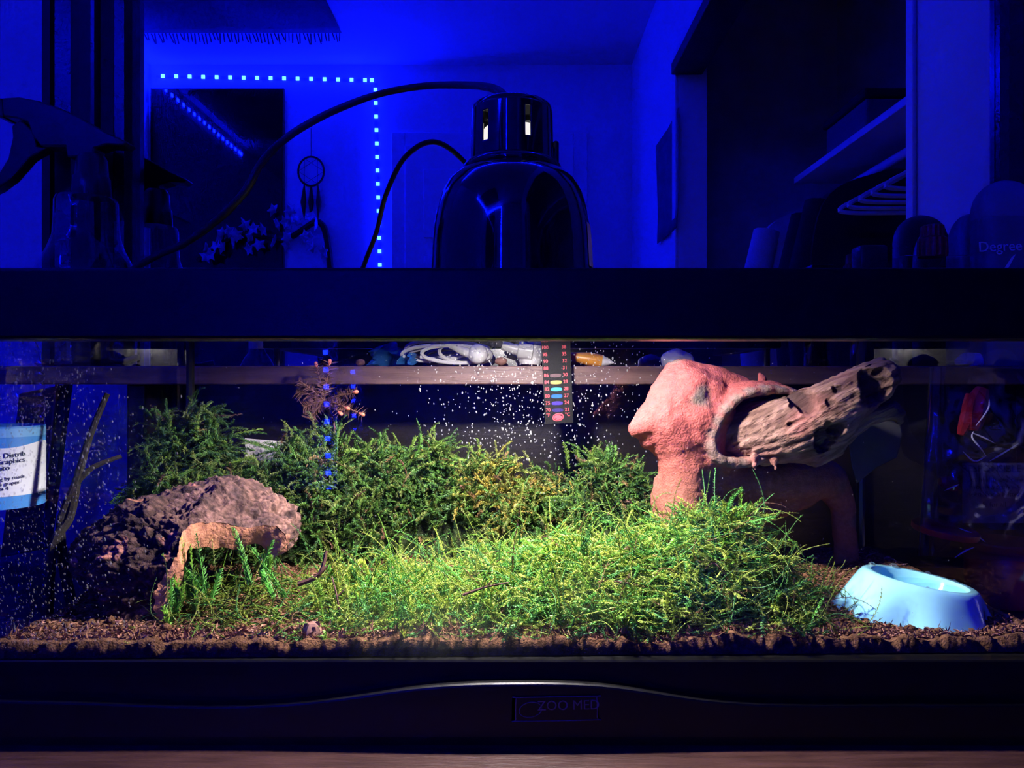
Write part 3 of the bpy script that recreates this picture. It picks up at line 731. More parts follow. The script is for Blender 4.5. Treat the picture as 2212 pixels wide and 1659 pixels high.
# back bank
KB = [(300, 1090), (335, 1030), (380, 925), (440, 905), (490, 955), (530, 1010), (610, 1015), (650, 990), (700, 985), (760, 1010), (830, 985), (920, 985), (990, 1030), (1060, 1010), (1130, 1040), (1190, 1060), (1250, 1005), (1320, 1000), (1380, 1055), (1430, 1120), (1460, 1180)]
def bank_z(px, y):      # surface height of the back bank
    top = P(px, interp(KB, px), 0.765).z+0.004; z0 = CZ-0.180
    yf = 0.705+0.035*math.exp(-((px-930)/130)**2); a = min(1, max(0, (y-yf)/(0.768-yf))); return z0+(top-z0)*math.sin(a*math.pi/2)**0.8*(1+0.22*noise.noise(Vector((px*0.012, y*40, 6.1))))
def bank(n, r):
    ro = []; di = []; pxs = []
    for _ in range(n):
        px = r.uniform(310, 1450); yf = 0.705+0.035*math.exp(-((px-930)/130)**2); y = yf+(0.773-yf)*r.random()**0.8; x = (px-1106)/F*y*1.0
        x = (px-1106)/F*(0.765*0.5+y*0.5)
        z = CZ-0.182+(bank_z(px, y)-(CZ-0.182))*(1-0.35*r.random()**2)
        ro.append((x, y, z)); pxs.append(px)
        a = 8*noise.noise(Vector((x*18, z*18, 7.7)))+r.normal()*0.6; di.append((math.cos(a)+r.normal()*.2, -0.5+r.normal()*0.4, 0.75*math.sin(a)+0.1+r.normal()*.2))
    return np.array(ro), np.array(di), np.array(pxs)
r = np.random.default_rng(21)
ro, di, pxs = bank(4300, r)
cols = pick(GREENS, len(ro), r)
gold = np.exp(-((pxs-1110)/85)**2)*np.exp(-((ro[:, 2]-(CZ-0.10))/0.035)**2) > r.random(len(ro))
cols[gold] = pick(GOLD, gold.sum(), r)
br = r.random(len(ro)) < 0.05; cols[br] = pick(BROWN, br.sum(), r)
A = fronds(ro, di, r.uniform(0.018, 0.044, len(ro)), cols, 10, 24, 0.0031, 0.00035, 0.7, 1.7, 2, 0.0013)
# feathery shoots standing out of its crest
cr = []; cd = []; cl_ = []
for px, py, dx, dz, L in ((360, 1040, -.15, 1, .075), (345, 900, .05, .6, .03), (385, 960, -.1, 1, .055), (430, 940, .1, 1, .045), (445, 930, .45, .9, .05), (470, 930, .9, .35, .05), (330, 1060, -.9, .1, .05),
        (600, 960, -1, .25, .07), (540, 970, -.7, .3, .04), (715, 985, -.1, 1, .05), (730, 990, .5, .8, .05), (640, 985, .4, .6, .04), (830, 985, -.25, 1, .04), (800, 990, -.9, .7, .035), (870, 985, .9, .5, .045), (900, 970, .7, .6, .03), (930, 990, .8, .4, .04),
        (1060, 1010, .1, 1, .03), (1250, 1000, -.4, 1, .03), (1320, 1000, .0, 1, .03), (1310, 1000, .4, 1, .028), (1280, 1010, .8, .4, .04), (1390, 1100, .1, 1, .05), (1400, 1090, .4, 1, .03), (400, 930, -.4, 1, .04), (420, 925, -.1, 1, .04), (340, 1080, -.6, .6, .05), (1000, 1035, -.5, .8, .03), (1170, 1060, -.8, .5, .05)):
    for q_ in range(3):
        p = P(px+r.normal()*10, py+14+r.normal()*8, 0.755+r.normal()*0.008); cr.append(p[:]); cd.append((dx+r.normal()*.18, -0.12+r.normal()*.15, dz+r.normal()*.15)); cl_.append(L*r.uniform(.7, 1.1))
cc = pick(GREENS[:3]*1.25, len(cr), r)
A2 = fronds(cr, cd, cl_, cc, 14, 46, 0.0036, 0.00045, 0.55, 1.0, 5, 0.0014)
V, T, C = join([A, A2]); C = np.clip(C, 0, 1)
tag(bigmesh('moss_bank', V, T, 'moss_leaf', C), 'dull green feathery moss banked against the back glass', 'moss', kind='stuff')
def bankcore():
    v = []; f = []; nx_, ny_ = 90, 10
    for i in range(nx_+1):
        px = 320+(1445-320)*i/nx_
        for j in range(ny_+1):
            y = 0.707+0.07*j/ny_; x = (px-1106)/F*(0.765*0.5+y*0.5)
            z = CZ-0.184+(bank_z(px, min(y, 0.768))-(CZ-0.182))*0.80*(1 if j < ny_ else 0)
            v.append((x, y, z+0.004*fbm(x, y, 60, 2, 5)))
    for i in range(nx_):
        for j in range(ny_): f.append((i*(ny_+1)+j, i*(ny_+1)+j+1, (i+1)*(ny_+1)+j+1, (i+1)*(ny_+1)+j))
    return v, f
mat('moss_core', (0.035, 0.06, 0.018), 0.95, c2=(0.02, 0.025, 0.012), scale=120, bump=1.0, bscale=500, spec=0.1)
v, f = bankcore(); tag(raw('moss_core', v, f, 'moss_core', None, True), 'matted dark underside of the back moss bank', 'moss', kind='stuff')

# front cushion
KF = [(350, 1345), (400, 1290), (470, 1265), (540, 1250), (600, 1285), (680, 1280), (760, 1270), (850, 1258), (940, 1258), (1020, 1240), (1100, 1200), (1200, 1190), (1300, 1180), (1400, 1160), (1480, 1135), (1560, 1105), (1600, 1120), (1640, 1180), (1690, 1240), (1740, 1300), (1775, 1370)]
def cush_z(px, y):
    top = P(px, interp(KF, px), 0.60).z; z0 = CZ-0.182; yf = 0.512+(px-1106)/F*0.55*ang
    if y < 0.60: a = (y-yf)/(0.60-yf)
    else: a = 1-(y-0.60)/0.075
    a = min(1, max(0, a)); return z0+(top-z0)*math.sin(a*math.pi/2)**0.75*(1+0.22*noise.noise(Vector((px*0.012, y*40, 1.1))))
def cushion(n, r, lo=350, hi=1770):
    ro = []; di = []; px_ = []
    while len(ro) < n:
        px = r.uniform(lo, hi)
        if px < 720 and r.random() < 0.55: continue
        y = 0.516+0.135*r.random()**1.1
        x = (px-1106)/F*(0.6*0.4+y*0.6); z = CZ-0.183+(cush_z(px, y)-(CZ-0.183))*(1-0.45*r.random()**2)
        ro.append((x, y, z)); px_.append(px); a = 9*noise.noise(Vector((x*16, y*16, 3.3)))+r.normal()*0.75+(math.pi if r.random() < .35 else 0)
        di.append((math.cos(a), math.sin(a)*0.5-0.1, 0.02+r.normal()*0.28))
    return np.array(ro), np.array(di), np.array(px_)
r = np.random.default_rng(33)
ro, di, px_ = cushion(3600, r)
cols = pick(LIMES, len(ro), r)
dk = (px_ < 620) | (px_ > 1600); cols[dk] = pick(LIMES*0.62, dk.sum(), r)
br = r.random(len(ro)) < 0.04; cols[br] = pick(BROWN, br.sum(), r)
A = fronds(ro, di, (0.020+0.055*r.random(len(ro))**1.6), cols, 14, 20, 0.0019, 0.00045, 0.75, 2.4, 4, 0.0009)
ro, di, px_ = cushion(1500, r, 700, 1700)
cols = pick(LIMES, len(ro), r)
A2 = fronds(ro, di, r.uniform(0.02, 0.045, len(ro)), cols, 10, 26, 0.0029, 0.00040, 0.6, 1.7, 8, 0.0013)
cr = []; cd = []; cl_ = []
for px, py, dx, dz, L, d_ in ((1570, 1130, -.1, 1, .035, .59), (1590, 1120, .3, 1, .035, .59), (1550, 1140, -.5, 1, .04, .59), (1600, 1130, .6, .7, .035, .585), (1560, 1120, .1, 1, .03, .595), (1500, 1140, -.9, .5, .04, .59), (1520, 1160, -.9, .3, .05, .58),
        (1700, 1300, .9, .6, .04, .555), (1720, 1310, .9, .3, .03, .55), (1690, 1290, .6, .8, .035, .56), (1710, 1340, .8, -.1, .03, .54), (1400, 1170, -.8, .8, .05, .6), (1300, 1180, -1, .3, .05, .6), (1200, 1190, -.8, .3, .04, .6), (1450, 1150, .2, 1, .03, .6), (700, 1260, .6, .8, .04, .6), (800, 1240, -.2, 1, .03, .6)):
    for q_ in range(4):
        p = P(px+r.normal()*12, py+12+r.normal()*8, d_+r.normal()*0.008); cr.append(p[:]); cd.append((dx+r.normal()*.3, -0.15+r.normal()*.2, dz+r.normal()*.2)); cl_.append(L*r.uniform(.7, 1.1))
A3 = fronds(cr, cd, cl_, pick(LIMES[:3], len(cr), r), 14, 36, 0.0032, 0.00045, 0.55, 1.3, 6, 0.0013)
V, T, C = join([A, A2, A3]); C = np.clip(C, 0, 1)
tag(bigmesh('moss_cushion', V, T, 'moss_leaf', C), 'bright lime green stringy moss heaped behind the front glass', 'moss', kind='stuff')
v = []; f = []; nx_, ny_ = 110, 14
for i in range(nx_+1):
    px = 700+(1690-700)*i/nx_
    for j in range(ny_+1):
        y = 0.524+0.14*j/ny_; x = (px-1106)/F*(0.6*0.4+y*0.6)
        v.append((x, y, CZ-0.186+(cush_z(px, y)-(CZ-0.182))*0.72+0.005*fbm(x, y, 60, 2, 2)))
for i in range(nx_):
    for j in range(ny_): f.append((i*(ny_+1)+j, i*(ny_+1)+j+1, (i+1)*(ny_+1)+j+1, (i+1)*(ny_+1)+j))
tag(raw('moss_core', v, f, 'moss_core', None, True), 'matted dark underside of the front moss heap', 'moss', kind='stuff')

# single upright shoots before the bark
SPR = [(380, 1325, 352, 1195, .545), (405, 1300, 388, 1160, .55), (425, 1320, 412, 1175, .548), (448, 1305, 428, 1150, .552), (432, 1275, 395, 1225, .555), (370, 1350, 372, 1250, .538), (545, 1265, 497, 1140, .56), (560, 1240, 590, 1168, .565), (620, 1290, 545, 1180, .56)]
lab = ['leftmost upright moss shoot before the bark hide', 'tallest left moss shoot before the bark opening', 'middle upright moss shoot before the bark opening', 'slim pointed moss shoot right of the bark opening edge', 'short leaning moss shoot low before the bark',
       'small moss shoot at the foot of the orange cut bark', 'long moss shoot leaning left across the bark tube', 'short curved moss shoot at the right end of the bark', 'broad moss shoot right of the bark opening']
for i, (a, b_, c_, e_, d_) in enumerate(SPR):
    p, q2 = P(a, b_, d_), P(c_, e_, d_+0.005); L = (q2-p).length; rr = np.random.default_rng(50+i)
    K_ = 3
    V, T, C = fronds([p[:]]+[(p+Vector((rr.normal()*.004, rr.normal()*.003, 0)))[:] for _ in range(K_-1)], [((q2-p)/L)[:]]+[((q2-p)/L+Vector((rr.normal()*.25, rr.normal()*.2, 0)))[:] for _ in range(K_-1)],
                     [L]+[L*0.5]*(K_-1), pick(LIMES[:2]*1.05, K_, rr), 14, 44, 0.0042, 0.0006, 0.05, 0.12, 60+i, 0.0012)
    tag(bigmesh('moss_shoot', V, T, 'moss_leaf', np.clip(C, 0, 1)), lab[i], 'moss', 'moss shoots before the bark')

# brown sprig with pink tips behind the moss
sg = thing('spruce_sprig', P(712, 960, 0.77), 'dry brown needled sprig with orange tips above the moss', 'sprig')
st = P(712, 975, 0.77); hub = P(700, 865, 0.775)
B().tube(spline([st, P(725, 930, 0.772), hub], 12), [0.0016]*13, 7).build('stem', 'sprig_brown', sg, True)
for i, (px, py, dd) in enumerate(((683, 788, .772), (712, 782, .77), (768, 847, .76), (782, 895, .76), (735, 893, .758), (750, 882, .76), (645, 822, .77), (655, 880, .77), (640, 845, .775), (668, 905, .772))):
    tipp = P(px, py, dd); br_ = B().tube([hub, hub.lerp(tipp, 0.5)+Vector((0, 0, 0.001)), tipp], [0.0011, 0.0012, 0.001], 6)
    rr = random.Random(i); 
    for k in range(110):
        a = hub.lerp(tipp, 0.1+0.9*k/110); dv = (tipp-hub).normalized(); o_ = dv.orthogonal(); o_.rotate(Matrix.Rotation(rr.uniform(0, 6.28), 3, dv))
        t2 = a+dv*0.003+o_*rr.uniform(0.004, 0.0085); s2 = dv*0.0006
        br_.add([a-s2, a+s2, t2], [(0, 1, 2)])
    bo = br_.build('branchlet', 'sprig_brown', sg, recalc=False)
    if i < 6:
        dv = (tipp-hub).normalized(); B().lathe([(0.0012, -0.003), (0.0021, 0), (0.0021, 0.002), (0.0012, 0.0032), (0, 0.0034)], tipp, dv, 10).build('bud', 'sprig_tip', bo, True)

# dark forked twig near the left pane
tg = thing('forked_twig', P(140, 1190, 0.62), 'dark forked twig leaning at the left glass', 'twig')
B().tube(spline([P(160, 1330, 0.605), P(130, 1150, 0.61), P(165, 1040, 0.615), P(195, 940, 0.62), P(232, 850, 0.625)], 30), [0.0045*(1-0.5*i/28) for i in range(29)], 8).build('stem', 'twig_bark', tg, True)
B().tube(spline([P(163, 1045, 0.615), P(200, 1010, 0.62), P(262, 985, 0.63)], 14), [0.003*(1-0.4*i/14) for i in range(15)], 8).build('side_branch', 'twig_bark', tg, True)
B().tube(spline([P(165, 1045, 0.615), P(150, 1120, 0.612), P(115, 1180, 0.60), P(105, 1335, 0.595)], 14), [0.0036]*13 , 8).build('side_branch', 'twig_bark', tg, True)
# small twigs on the front moss
for (pts, rr_, lb_) in (([P(735, 1335, .535), P(728, 1290, .535), P(717, 1245, .545)], 0.0010, 'thin brown twig standing in the front moss'),
                        ([P(1000, 1285, .53), P(1050, 1268, .528), P(1100, 1258, .53)], 0.0012, 'reddish twig lying over the front moss'),
                        ([P(645, 1262, .55), P(690, 1240, .55), P(705, 1190, .555)], 0.0022, 'crooked dark twig lying between bark and front moss')):
    t_ = thing('moss_twig', pts[0], lb_, 'twig')
    B().tube(spline(pts, 12), [rr_*(1-.04*i) for i in range(len(spline(pts, 12)))], 6).build('stem', 'sprig_brown', t_, True)
    m_ = pts[1]; B().tube([m_, m_+Vector((0.006, 0.002, 0.006))], [rr_*.7, rr_*.3], 5).build('side_shoot', 'sprig_brown', t_, True)

# ------------------------------------------------------------------ cork bark hide
bk = thing('bark_hide', P(350, 1335, 0.57), 'rough dark cork bark hide with orange cut edge', 'bark')
EC = [P(338, 1345, .540), P(345, 1270, .543), P(385, 1205, .548), P(398, 1145, .560), P(455, 1132, .575), P(530, 1140, .590), P(600, 1142, .60), P(622, 1190, .602)]
FC = [P(285, 1350, .560), P(205, 1290, .572), P(178, 1205, .592), P(245, 1130, .63), P(330, 1090, .675), P(440, 1060, .685), P(545, 1082, .675), P(612, 1122, .66)]
nu, nv = 210, 130
ec = spline(EC, nu); fc = spline(FC, nu); nu = len(ec)-1
ctr = P(500, 1240, 0.63)
outer = []; inner = []; colb = []
for i in range(nu+1):
    for j in range(nv+1):
        v_ = j/nv; a, b_ = ec[i], fc[i]
        p = a.lerp(b_, v_); n_ = p-ctr; n_.y *= 0.15+0.85*v_; n_.normalize()
        p = p + n_*0.020*math.sin(math.pi*v_)
        nz_ = noise.hetero_terrain(p*70, 0.9, 2.1, 4, 0.6)*0.0030 + 0.0045*abs(noise.noise(Vector((p.x*38, p.y*95, p.z*95)))) + 0.0022*noise.noise(p*220)
        edge = min(1, v_*8)
        right = max(0.0, min(1.0, (i/nu-0.42)*5))
        pw = p+0.004*Vector((noise.noise(p*90), noise.noise(p*90+Vector((5, 0, 0))), noise.noise(p*90+Vector((0, 5, 0)))))
        rg = noise.voronoi(Vector((pw.x*70, pw.y*70, pw.z*120)))[0]; crk = min(1.0, (rg[1]-rg[0])*4.0)
        rg2 = noise.voronoi(Vector((pw.x*190, pw.y*150, pw.z*240)))[0]; crk2 = min(1.0, (rg2[1]-rg2[0])*3.0)
        nz_ += (-0.0032*(1-crk)-0.0014*(1-crk2))*(1-0.65*right)+0.006*noise.noise(p*34)+0.011*noise.noise(p*19+Vector((2, 0, 5)))*edge
        o_ = p+n_*nz_*(0.35+0.65*edge)
        outer.append(o_); inner.append(p-n_*(0.013+0.007*min(1, max(0, (i/nu-0.3)*4)))+n_*0.003*noise.noise(p*90))
        lightened = 1.0
        if noise.noise(p*55+Vector((4, 2, 9))) > 0.50: lightened = 5.0      # paler, warmer cork patches scattered by noise
        fn = 0.75+0.6*noise.noise(p*420)
        c_ = lightened*(0.30+0.40*crk+0.40*crk2)*fn*(1.7+1.5*right)
        colb.append((c_*1.0, c_*(0.94 if lightened < 2 else 0.72), c_*(0.92 if lightened < 2 else 0.55)))
W_ = nv+1; no = len(outer)
fs = []
for i in range(nu):
    for j in range(nv):
        fs.append((i*W_+j, (i+1)*W_+j, (i+1)*W_+j+1, i*W_+j+1)); fs.append((no+i*W_+j, no+i*W_+j+1, no+(i+1)*W_+j+1, no+(i+1)*W_+j))
    fs.append((i*W_+nv, (i+1)*W_+nv, no+(i+1)*W_+nv, no+i*W_+nv))
for j in range(nv):
    fs.append((j, j+1, no+j+1, no+j)); fs.append((nu*W_+j, no+nu*W_+j, no+nu*W_+j+1, nu*W_+j+1))
raw('bark_shell', outer+inner, fs, 'bark_dark', bk, True, np.array(colb+[(1.2, .8, .6)]*no))
ce_v = []; ce_f = []
for i in range(nu+1):
    a, b_ = outer[i*W_], inner[i*W_]
    for j in range(6):
        p = a.lerp(b_, j/5); p = p+Vector((0.0, -0.0012-0.0015*math.sin(math.pi*j/5)-0.0018*noise.noise(p*160), 0)); ce_v.append(p)
for i in range(nu):
    for j in range(5): ce_f.append((i*6+j, i*6+j+1, (i+1)*6+j+1, (i+1)*6+j))
o = raw('cut_edge', ce_v, ce_f, 'bark_cut', bk, True); o['label'] = 'orange cut cork edge'
nb = thing('cone_stub', P(675, 1390, 0.512), 'small brown cone stub against the front glass', 'cone')
b_ = B(); c0 = P(675, 1372, 0.515)
b_.lathe([(0.0, -0.012), (0.008, -0.01), (0.0085, 0), (0.006, 0.006), (0.0035, 0.009), (0, 0.0095)], c0, seg=20, rmod=lambda t, j: 1+0.12*math.cos(5*t+j))
b_.build('body', 'brown_scrap', nb, True)
for k in range(14):
    a = k*2.4; h = -0.004+0.0009*k; rr_ = 0.0085*(1-k/22); p = c0+Vector((rr_*math.cos(a), rr_*math.sin(a), h))
    B().prism([p+Vector((-.0016, 0, -.001)), p+Vector((.0016, 0, -.001)), p+Vector((0.001, 0, .0022)), p+Vector((-.001, 0, .0022))], Vector((math.cos(a), math.sin(a), 0.4))*0.001).build('scale', 'brown_scrap', nb)

# ------------------------------------------------------------------ driftwood
dw = thing('driftwood', P(1500, 1200, 0.69), 'knobbly two-tone driftwood with red sheath and grey branch', 'driftwood')
body = B()
chain(body, [(P(1472, 815, .70), .0190), (P(1540, 828, .70), .0180), (P(1600, 845, .70), .0140), (P(1650, 858, .705), .0090), (P(1720, 872, .71), .0060)])
chain(body, [(P(1472, 818, .70), .0200), (P(1455, 870, .69), .0270), (P(1448, 915, .685), .0310), (P(1475, 970, .685), .0260), (P(1480, 1040, .685), .0260), (P(1475, 1110, .68), .0250), (P(1470, 1200, .68), .0270)])
chain(body, [(P(1540, 840, .70), .0190), (P(1525, 890, .69), .0290), (P(1510, 950, .688), .0270), (P(1510, 1000, .688), .0230)])
for (a_, b_, c_, e_) in ((1490, 850, .692, .027), (1495, 905, .685, .0310), (1500, 930, .685, .0290), (1480, 880, .687, .030), (1520, 860, .693, .026)):
    s_ = sphere(P(a_, b_, c_), e_, 20); body.add(s_.v, s_.f)
chain(body, [(P(1420, 905, .68), .0200), (P(1392, 922, .675), .0125), (P(1374, 926, .672), .0085)])
chain(body, [(P(1430, 930, .68), .0180), (P(1402, 948, .678), .0100)])
chain(body, [(P(1500, 1010, .69), .0220), (P(1560, 1035, .70), .0210), (P(1640, 1040, .71), .0235), (P(1720, 1035, .72), .0235), (P(1790, 1035, .73), .0190), (P(1820, 1090, .735), .0130), (P(1828, 1180, .74), .0120), (P(1828, 1230, .74), .0140)])
chain(body, [(P(1500, 1110, .70), .0200), (P(1570, 1112, .705), .0190), (P(1640, 1098, .715), .0150), (P(1740, 1070, .725), .0130)])
chain(body, [(P(1545, 985, .675), .0090), (P(1500, 1012, .668), .0060), (P(1478, 1018, .664), .0040)])
chain(body, [(P(1425, 1040, .685), .0070), (P(1424, 1075, .682), .0085), (P(1428, 1110, .68), .0080)])
chain(body, [(P(1640, 845, .715), .0080), (P(1648, 818, .715), .0045), (P(1640, 808, .715), .0025)])
rimp = spline([P(1735, 862, .672), P(1700, 846, .668), P(1650, 843, .665), P(1605, 856, .662), P(1570, 885, .660), P(1546, 925, .659), P(1538, 960, .659), P(1548, 985, .659), P(1575, 998, .660), P(1615, 1000, .661), P(1650, 988, .663)], 60)
chain(body, [(p, .0048) for p in rimp], 0.6)
chain(body, [(p+Vector((-.004, .018, .001)), .0085) for p in rimp], 0.6)
chain(body, [(p+Vector((-.002, .009, .0005)), .0062) for p in rimp], 0.6)
branch = B()
bp_ = [(P(1592, 936, .692), .0285), (P(1650, 934, .678), .0310), (P(1725, 922, .662), .0310), (P(1790, 888, .650), .0270), (P(1840, 854, .643), .0225), (P(1885, 825, .638), .0190), (P(1908, 812, .636), .0150)]
chain(branch, bp_)
chain(branch, [(P(1740, 935, .670), .0280), (P(1800, 925, .660), .0210), (P(1865, 893, .652), .0125), (P(1915, 885, .648), .0100), (P(1938, 893, .646), .0065), (P(1942, 908, .646), .0035)])
chain(branch, [(P(1700, 955, .672), .0190), (P(1760, 975, .664), .0140), (P(1800, 958, .660), .0130), (P(1825, 930, .658), .0090)])
chain(branch, [(P(1895, 800, .65), .0100), (P(1905, 786, .652), .0060)])
for px in (1628, 1672): chain(branch, [(P(px, 992, .658), .0045), (P(px+2, 1004, .652), .0030), (P(px+3, 1014, .651), .0016)])
HOLES = [(P(1757, 866, .622), .0110, .014, (0.8, 0, 1.3)), (P(1790, 948, .630), .0115, .014, (1, 0, 1)), (P(1812, 925, .630), .006, .007, None), (P(1893, 835, .620), .0150, .014, (1.0, 0, .9)), (P(1905, 803, .622), .005, .006, None), (P(1818, 842, .622), .004, .004, None), (P(1800, 870, .622), .004, .004, None), (P(1712, 918, .632), .003, .003, None)]
def wood(name, prim, voxel, kind):
    me = remesh(prim, voxel, 5 if kind == 'red' else 3)
    n_ = len(me.vertices); col = np.ones((n_, 3))
    nrm = [v.normal.copy() for v in me.vertices]
    bdir = (P(1905, 812, .645)-P(1600, 938, .700)).normalized()
    for i, v in enumerate(me.vertices):
        p = v.co.copy(); n0 = nrm[i]
        if kind == 'red':
            d_ = 0.0012*noise.fractal(p*60, 1, 2, 3)+0.0005*noise.noise(p*300)
            lump = noise.noise(p*45+Vector((3, 1, 2)))
            c_ = Vector((0.46, 0.108, 0.092))
            low = max(0, min(1, (CZ-0.055-p.z)/0.05)); c_ = c_.lerp(Vector((0.36, 0.145, 0.088)), low*0.85)  # redder top puts the warm light's saturation into the wood colour
            g_ = noise.noise(p*38+Vector((7, 7, 1)))
            if g_ > 0.36: c_ = c_.lerp(Vector((0.20, 0.15, 0.12)), min(1, (g_-0.36)*4)); d_ -= 0.0008
            # weathered grey lip round the hollow
            dm = min((p-r_).length for r_ in rimp[::4])
            if dm < 0.010: c_ = c_.lerp(Vector((0.28, 0.18, 0.15)), min(1, (0.010-dm)*200)); d_ += 0.0008*noise.noise(p*220)
        else:
            q_ = p-bdir*(p.dot(bdir))*0.88
            g_ = noise.fractal(q_*190, 1, 2, 3)
            d_ = 0.0015*g_+0.0018*noise.noise(q_*70)
            c_ = Vector((0.34, 0.195, 0.155)) if g_ > -0.1 else Vector((0.18, 0.095, 0.078))
            rd = noise.noise(p*30+Vector((2, 5, 1))); c_ = c_.lerp(Vector((0.40, 0.145, 0.125)), max(0, min(1, rd*2+0.2))*0.7)
            far = max(0, min(1, (p.x-P(1800, 0, .65).x)/0.05)); c_ = c_.lerp(Vector((0.25, 0.155, 0.112)), far)
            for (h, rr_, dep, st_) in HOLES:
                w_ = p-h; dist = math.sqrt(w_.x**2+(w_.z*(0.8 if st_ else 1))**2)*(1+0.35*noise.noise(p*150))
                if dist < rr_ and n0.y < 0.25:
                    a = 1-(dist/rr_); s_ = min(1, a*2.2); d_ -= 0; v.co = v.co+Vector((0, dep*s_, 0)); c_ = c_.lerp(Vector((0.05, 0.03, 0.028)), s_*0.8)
        v.co = v.co+n0*d_; col[i] = c_
    me.update(); me.materials.clear()
    o = link(name, me, 'driftwood' if kind == 'red' else 'driftwood_grain', dw, True, col/0.7*0.78); return o
wood('sheath', body, 0.0021, 'red')['label'] = 'smooth red-brown outer wood'
wood('branch', branch, 0.0013, 'grey')['label'] = 'weathered grey branch with knot holes'
sl = [P(1828, 905, .715), P(1870, 900, .715), P(1945, 915, .715), P(1950, 940, .715), P(1938, 988, .715), P(1895, 1010, .715), P(1850, 1045, .715), P(1838, 1000, .715)]
B().prism(sl, (0.004, 0.008, 0)).build('slate_base', 'slate', dw, bev=0.0012)['label'] = 'grey slate slab'
lf = thing('dry_leaf', P(1620, 1165, .60), 'curled rust brown leaf behind the moss tip', 'leaf')
lv = []; lff = []
for i in range(13):
    for j in range(5):
        u = i/12; v_ = (j/4-0.5); p = P(1585, 1148, .60).lerp(P(1652, 1172, .595), u); wd = 0.012*math.sin(math.pi*min(1, u*0.95+0.03))
        lv.append(p+Vector((0, v_*wd*.6, v_*wd+0.004*abs(v_)*2*math.sin(u*6))))
for i in range(12):
    for j in range(4): lff.append((i*5+j, i*5+j+1, (i+1)*5+j+1, (i+1)*5+j))
o = raw('blade', lv, lff, 'dry_leaf', lf, True); md = o.modifiers.new('s', 'SOLIDIFY'); md.thickness = 0.0006

# ------------------------------------------------------------------ water dish
dc = P(1986, 1250, 0.575); dishr = Matrix.Translation(dc) @ Matrix.Rotation(math.radians(9), 4, 'Y')
ds = thing('water_dish', (dc.x, dc.y, CZ-0.186), 'glossy pale turquoise water dish with wavy sides on the soil', 'dish')
seg = 96
def lobes(t, k): return 1+k*(0.5*math.cos(5*t+0.6)+0.35*math.cos(8*t+2.1))
prof = [(0.0, -0.016, 0), (0.024, -0.0158, 0), (0.030, -0.013, 0), (0.0335, -0.006, 0), (0.0345, -0.0012, 0), (0.0355, 0.0, 0), (0.0395, 0.0004, 0.0), (0.0420, -0.0008, .004), (0.0445, -0.0040, .016), (0.0485, -0.0115, .045), (0.0525, -0.0200, .10), (0.0570, -0.0290, .125), (0.0615, -0.0365, .135), (0.0630, -0.0400, .135), (0.060, -0.0405, .135), (0.0, -0.0400, 0)]
v = []; f = []
for j, (r_, h, k) in enumerate(prof):
    for i in range(seg):
        t = 2*math.pi*i/seg; rr_ = max(r_, 1e-5)*lobes(t, k); v.append(dishr @ Vector((rr_*math.cos(t), rr_*math.sin(t)*0.95, h)))
for j in range(len(prof)-1):
    for i in range(seg): k = (i+1) % seg; f.append((j*seg+i, j*seg+k, (j+1)*seg+k, (j+1)*seg+i))
B().add(v, f).build('bowl', 'dish_blue', ds, True).data.polygons.foreach_set('use_smooth', [True]*len(f))
B().lathe([(0.0, -0.0071), (0.0325, -0.0071)], dc, (0, 0, 1), 48).build('water', 'water', ds)
for (an, rr_, hh, s_) in ((128, .0385, .0006, .0022), (92, .0385, .0006, .0030), (52, .0385, .0006, .0017), (20, .0385, .0006, .0012), (250, .0388, .0006, .0010), (70, .0388, .0006, .0009)):
    c_ = dishr @ Vector((rr_*math.cos(math.radians(an)), rr_*.95*math.sin(math.radians(an)), hh))
    B().lathe([(s_*1.3, -s_*.1), (s_*1.25, s_*.2), (s_*.9, s_*.6), (s_*.4, s_*.85), (0, s_*.9)], c_, (0.15, 0, 1), 14).build('water_drop', 'drop_clear', ds, True)

# ------------------------------------------------------------------ thermometer strip on the back glass
YB = TY1-0.004-0.0045
def bpz(px, py): 
    y0 = YB+((px-1106)/F*YB-(TX0+TX1)/2)*math.tan(ang); return P(px, py, y0)
th = thing('thermometer_strip', bpz(1205, 915), 'black stick-on thermometer strip with red numbers on the back glass', 'thermometer')
B().prism([bpz(1166, 690), bpz(1230, 690), bpz(1238, 913), bpz(1178, 916)], (0, -0.0004, 0)).build('strip', 'strip_black', th)
left = ['105', '100', '95', '90', '88', '86', '84', '82', '80', '75', '70', '°F']
right = ['41', '38', '35', '32', '31', '30', '29', '28', '27', '24', '21', '°C']
for i in range(12):
    t = i/10; py = 736+t*150 if i < 11 else 897
    xl = 1176+t*8; xr = 1217+t*8
    if i == 11: xl, xr = 1184, 1226
    for tx, xx, dy in ((left[i], xl, 0), (right[i], xr, -1.5)):
        q_ = bpz(xx, py+dy); q_.y -= 0.0007; textmesh('number', tx, 0.0054, 'print_red', th, q_, math.radians(2))
for i, mname in enumerate(['seg_dull', 'seg_green', 'seg_cyan', 'seg_blue', 'seg_indigo', 'seg_violet']):
    py = 811+i*15; xc = 1200+i*0.9; pts = []
    for k in range(16):
        a = 2*math.pi*k/16; ex = 12*max(-1, min(1, 1.25*math.cos(a))); ey = 4.2*math.sin(a)
        q_ = bpz(xc+ex, py+ey-ex*0.03); q_.y -= 0.0006; pts.append(q_)
    B().prism(pts, (0, -0.0002, 0)).build('segment', mname, th)
def oval(cx, cy, rx, ry, n=28):
    o_ = []
    for k in range(n):
        a = 2*math.pi*k/n; ex, ey = rx*math.cos(a), ry*math.sin(a); q_ = bpz(cx+ex*0.97+ey*.25, cy+ey*0.97-ex*0.25); q_.y -= 0.0006; o_.append(q_)
    return o_
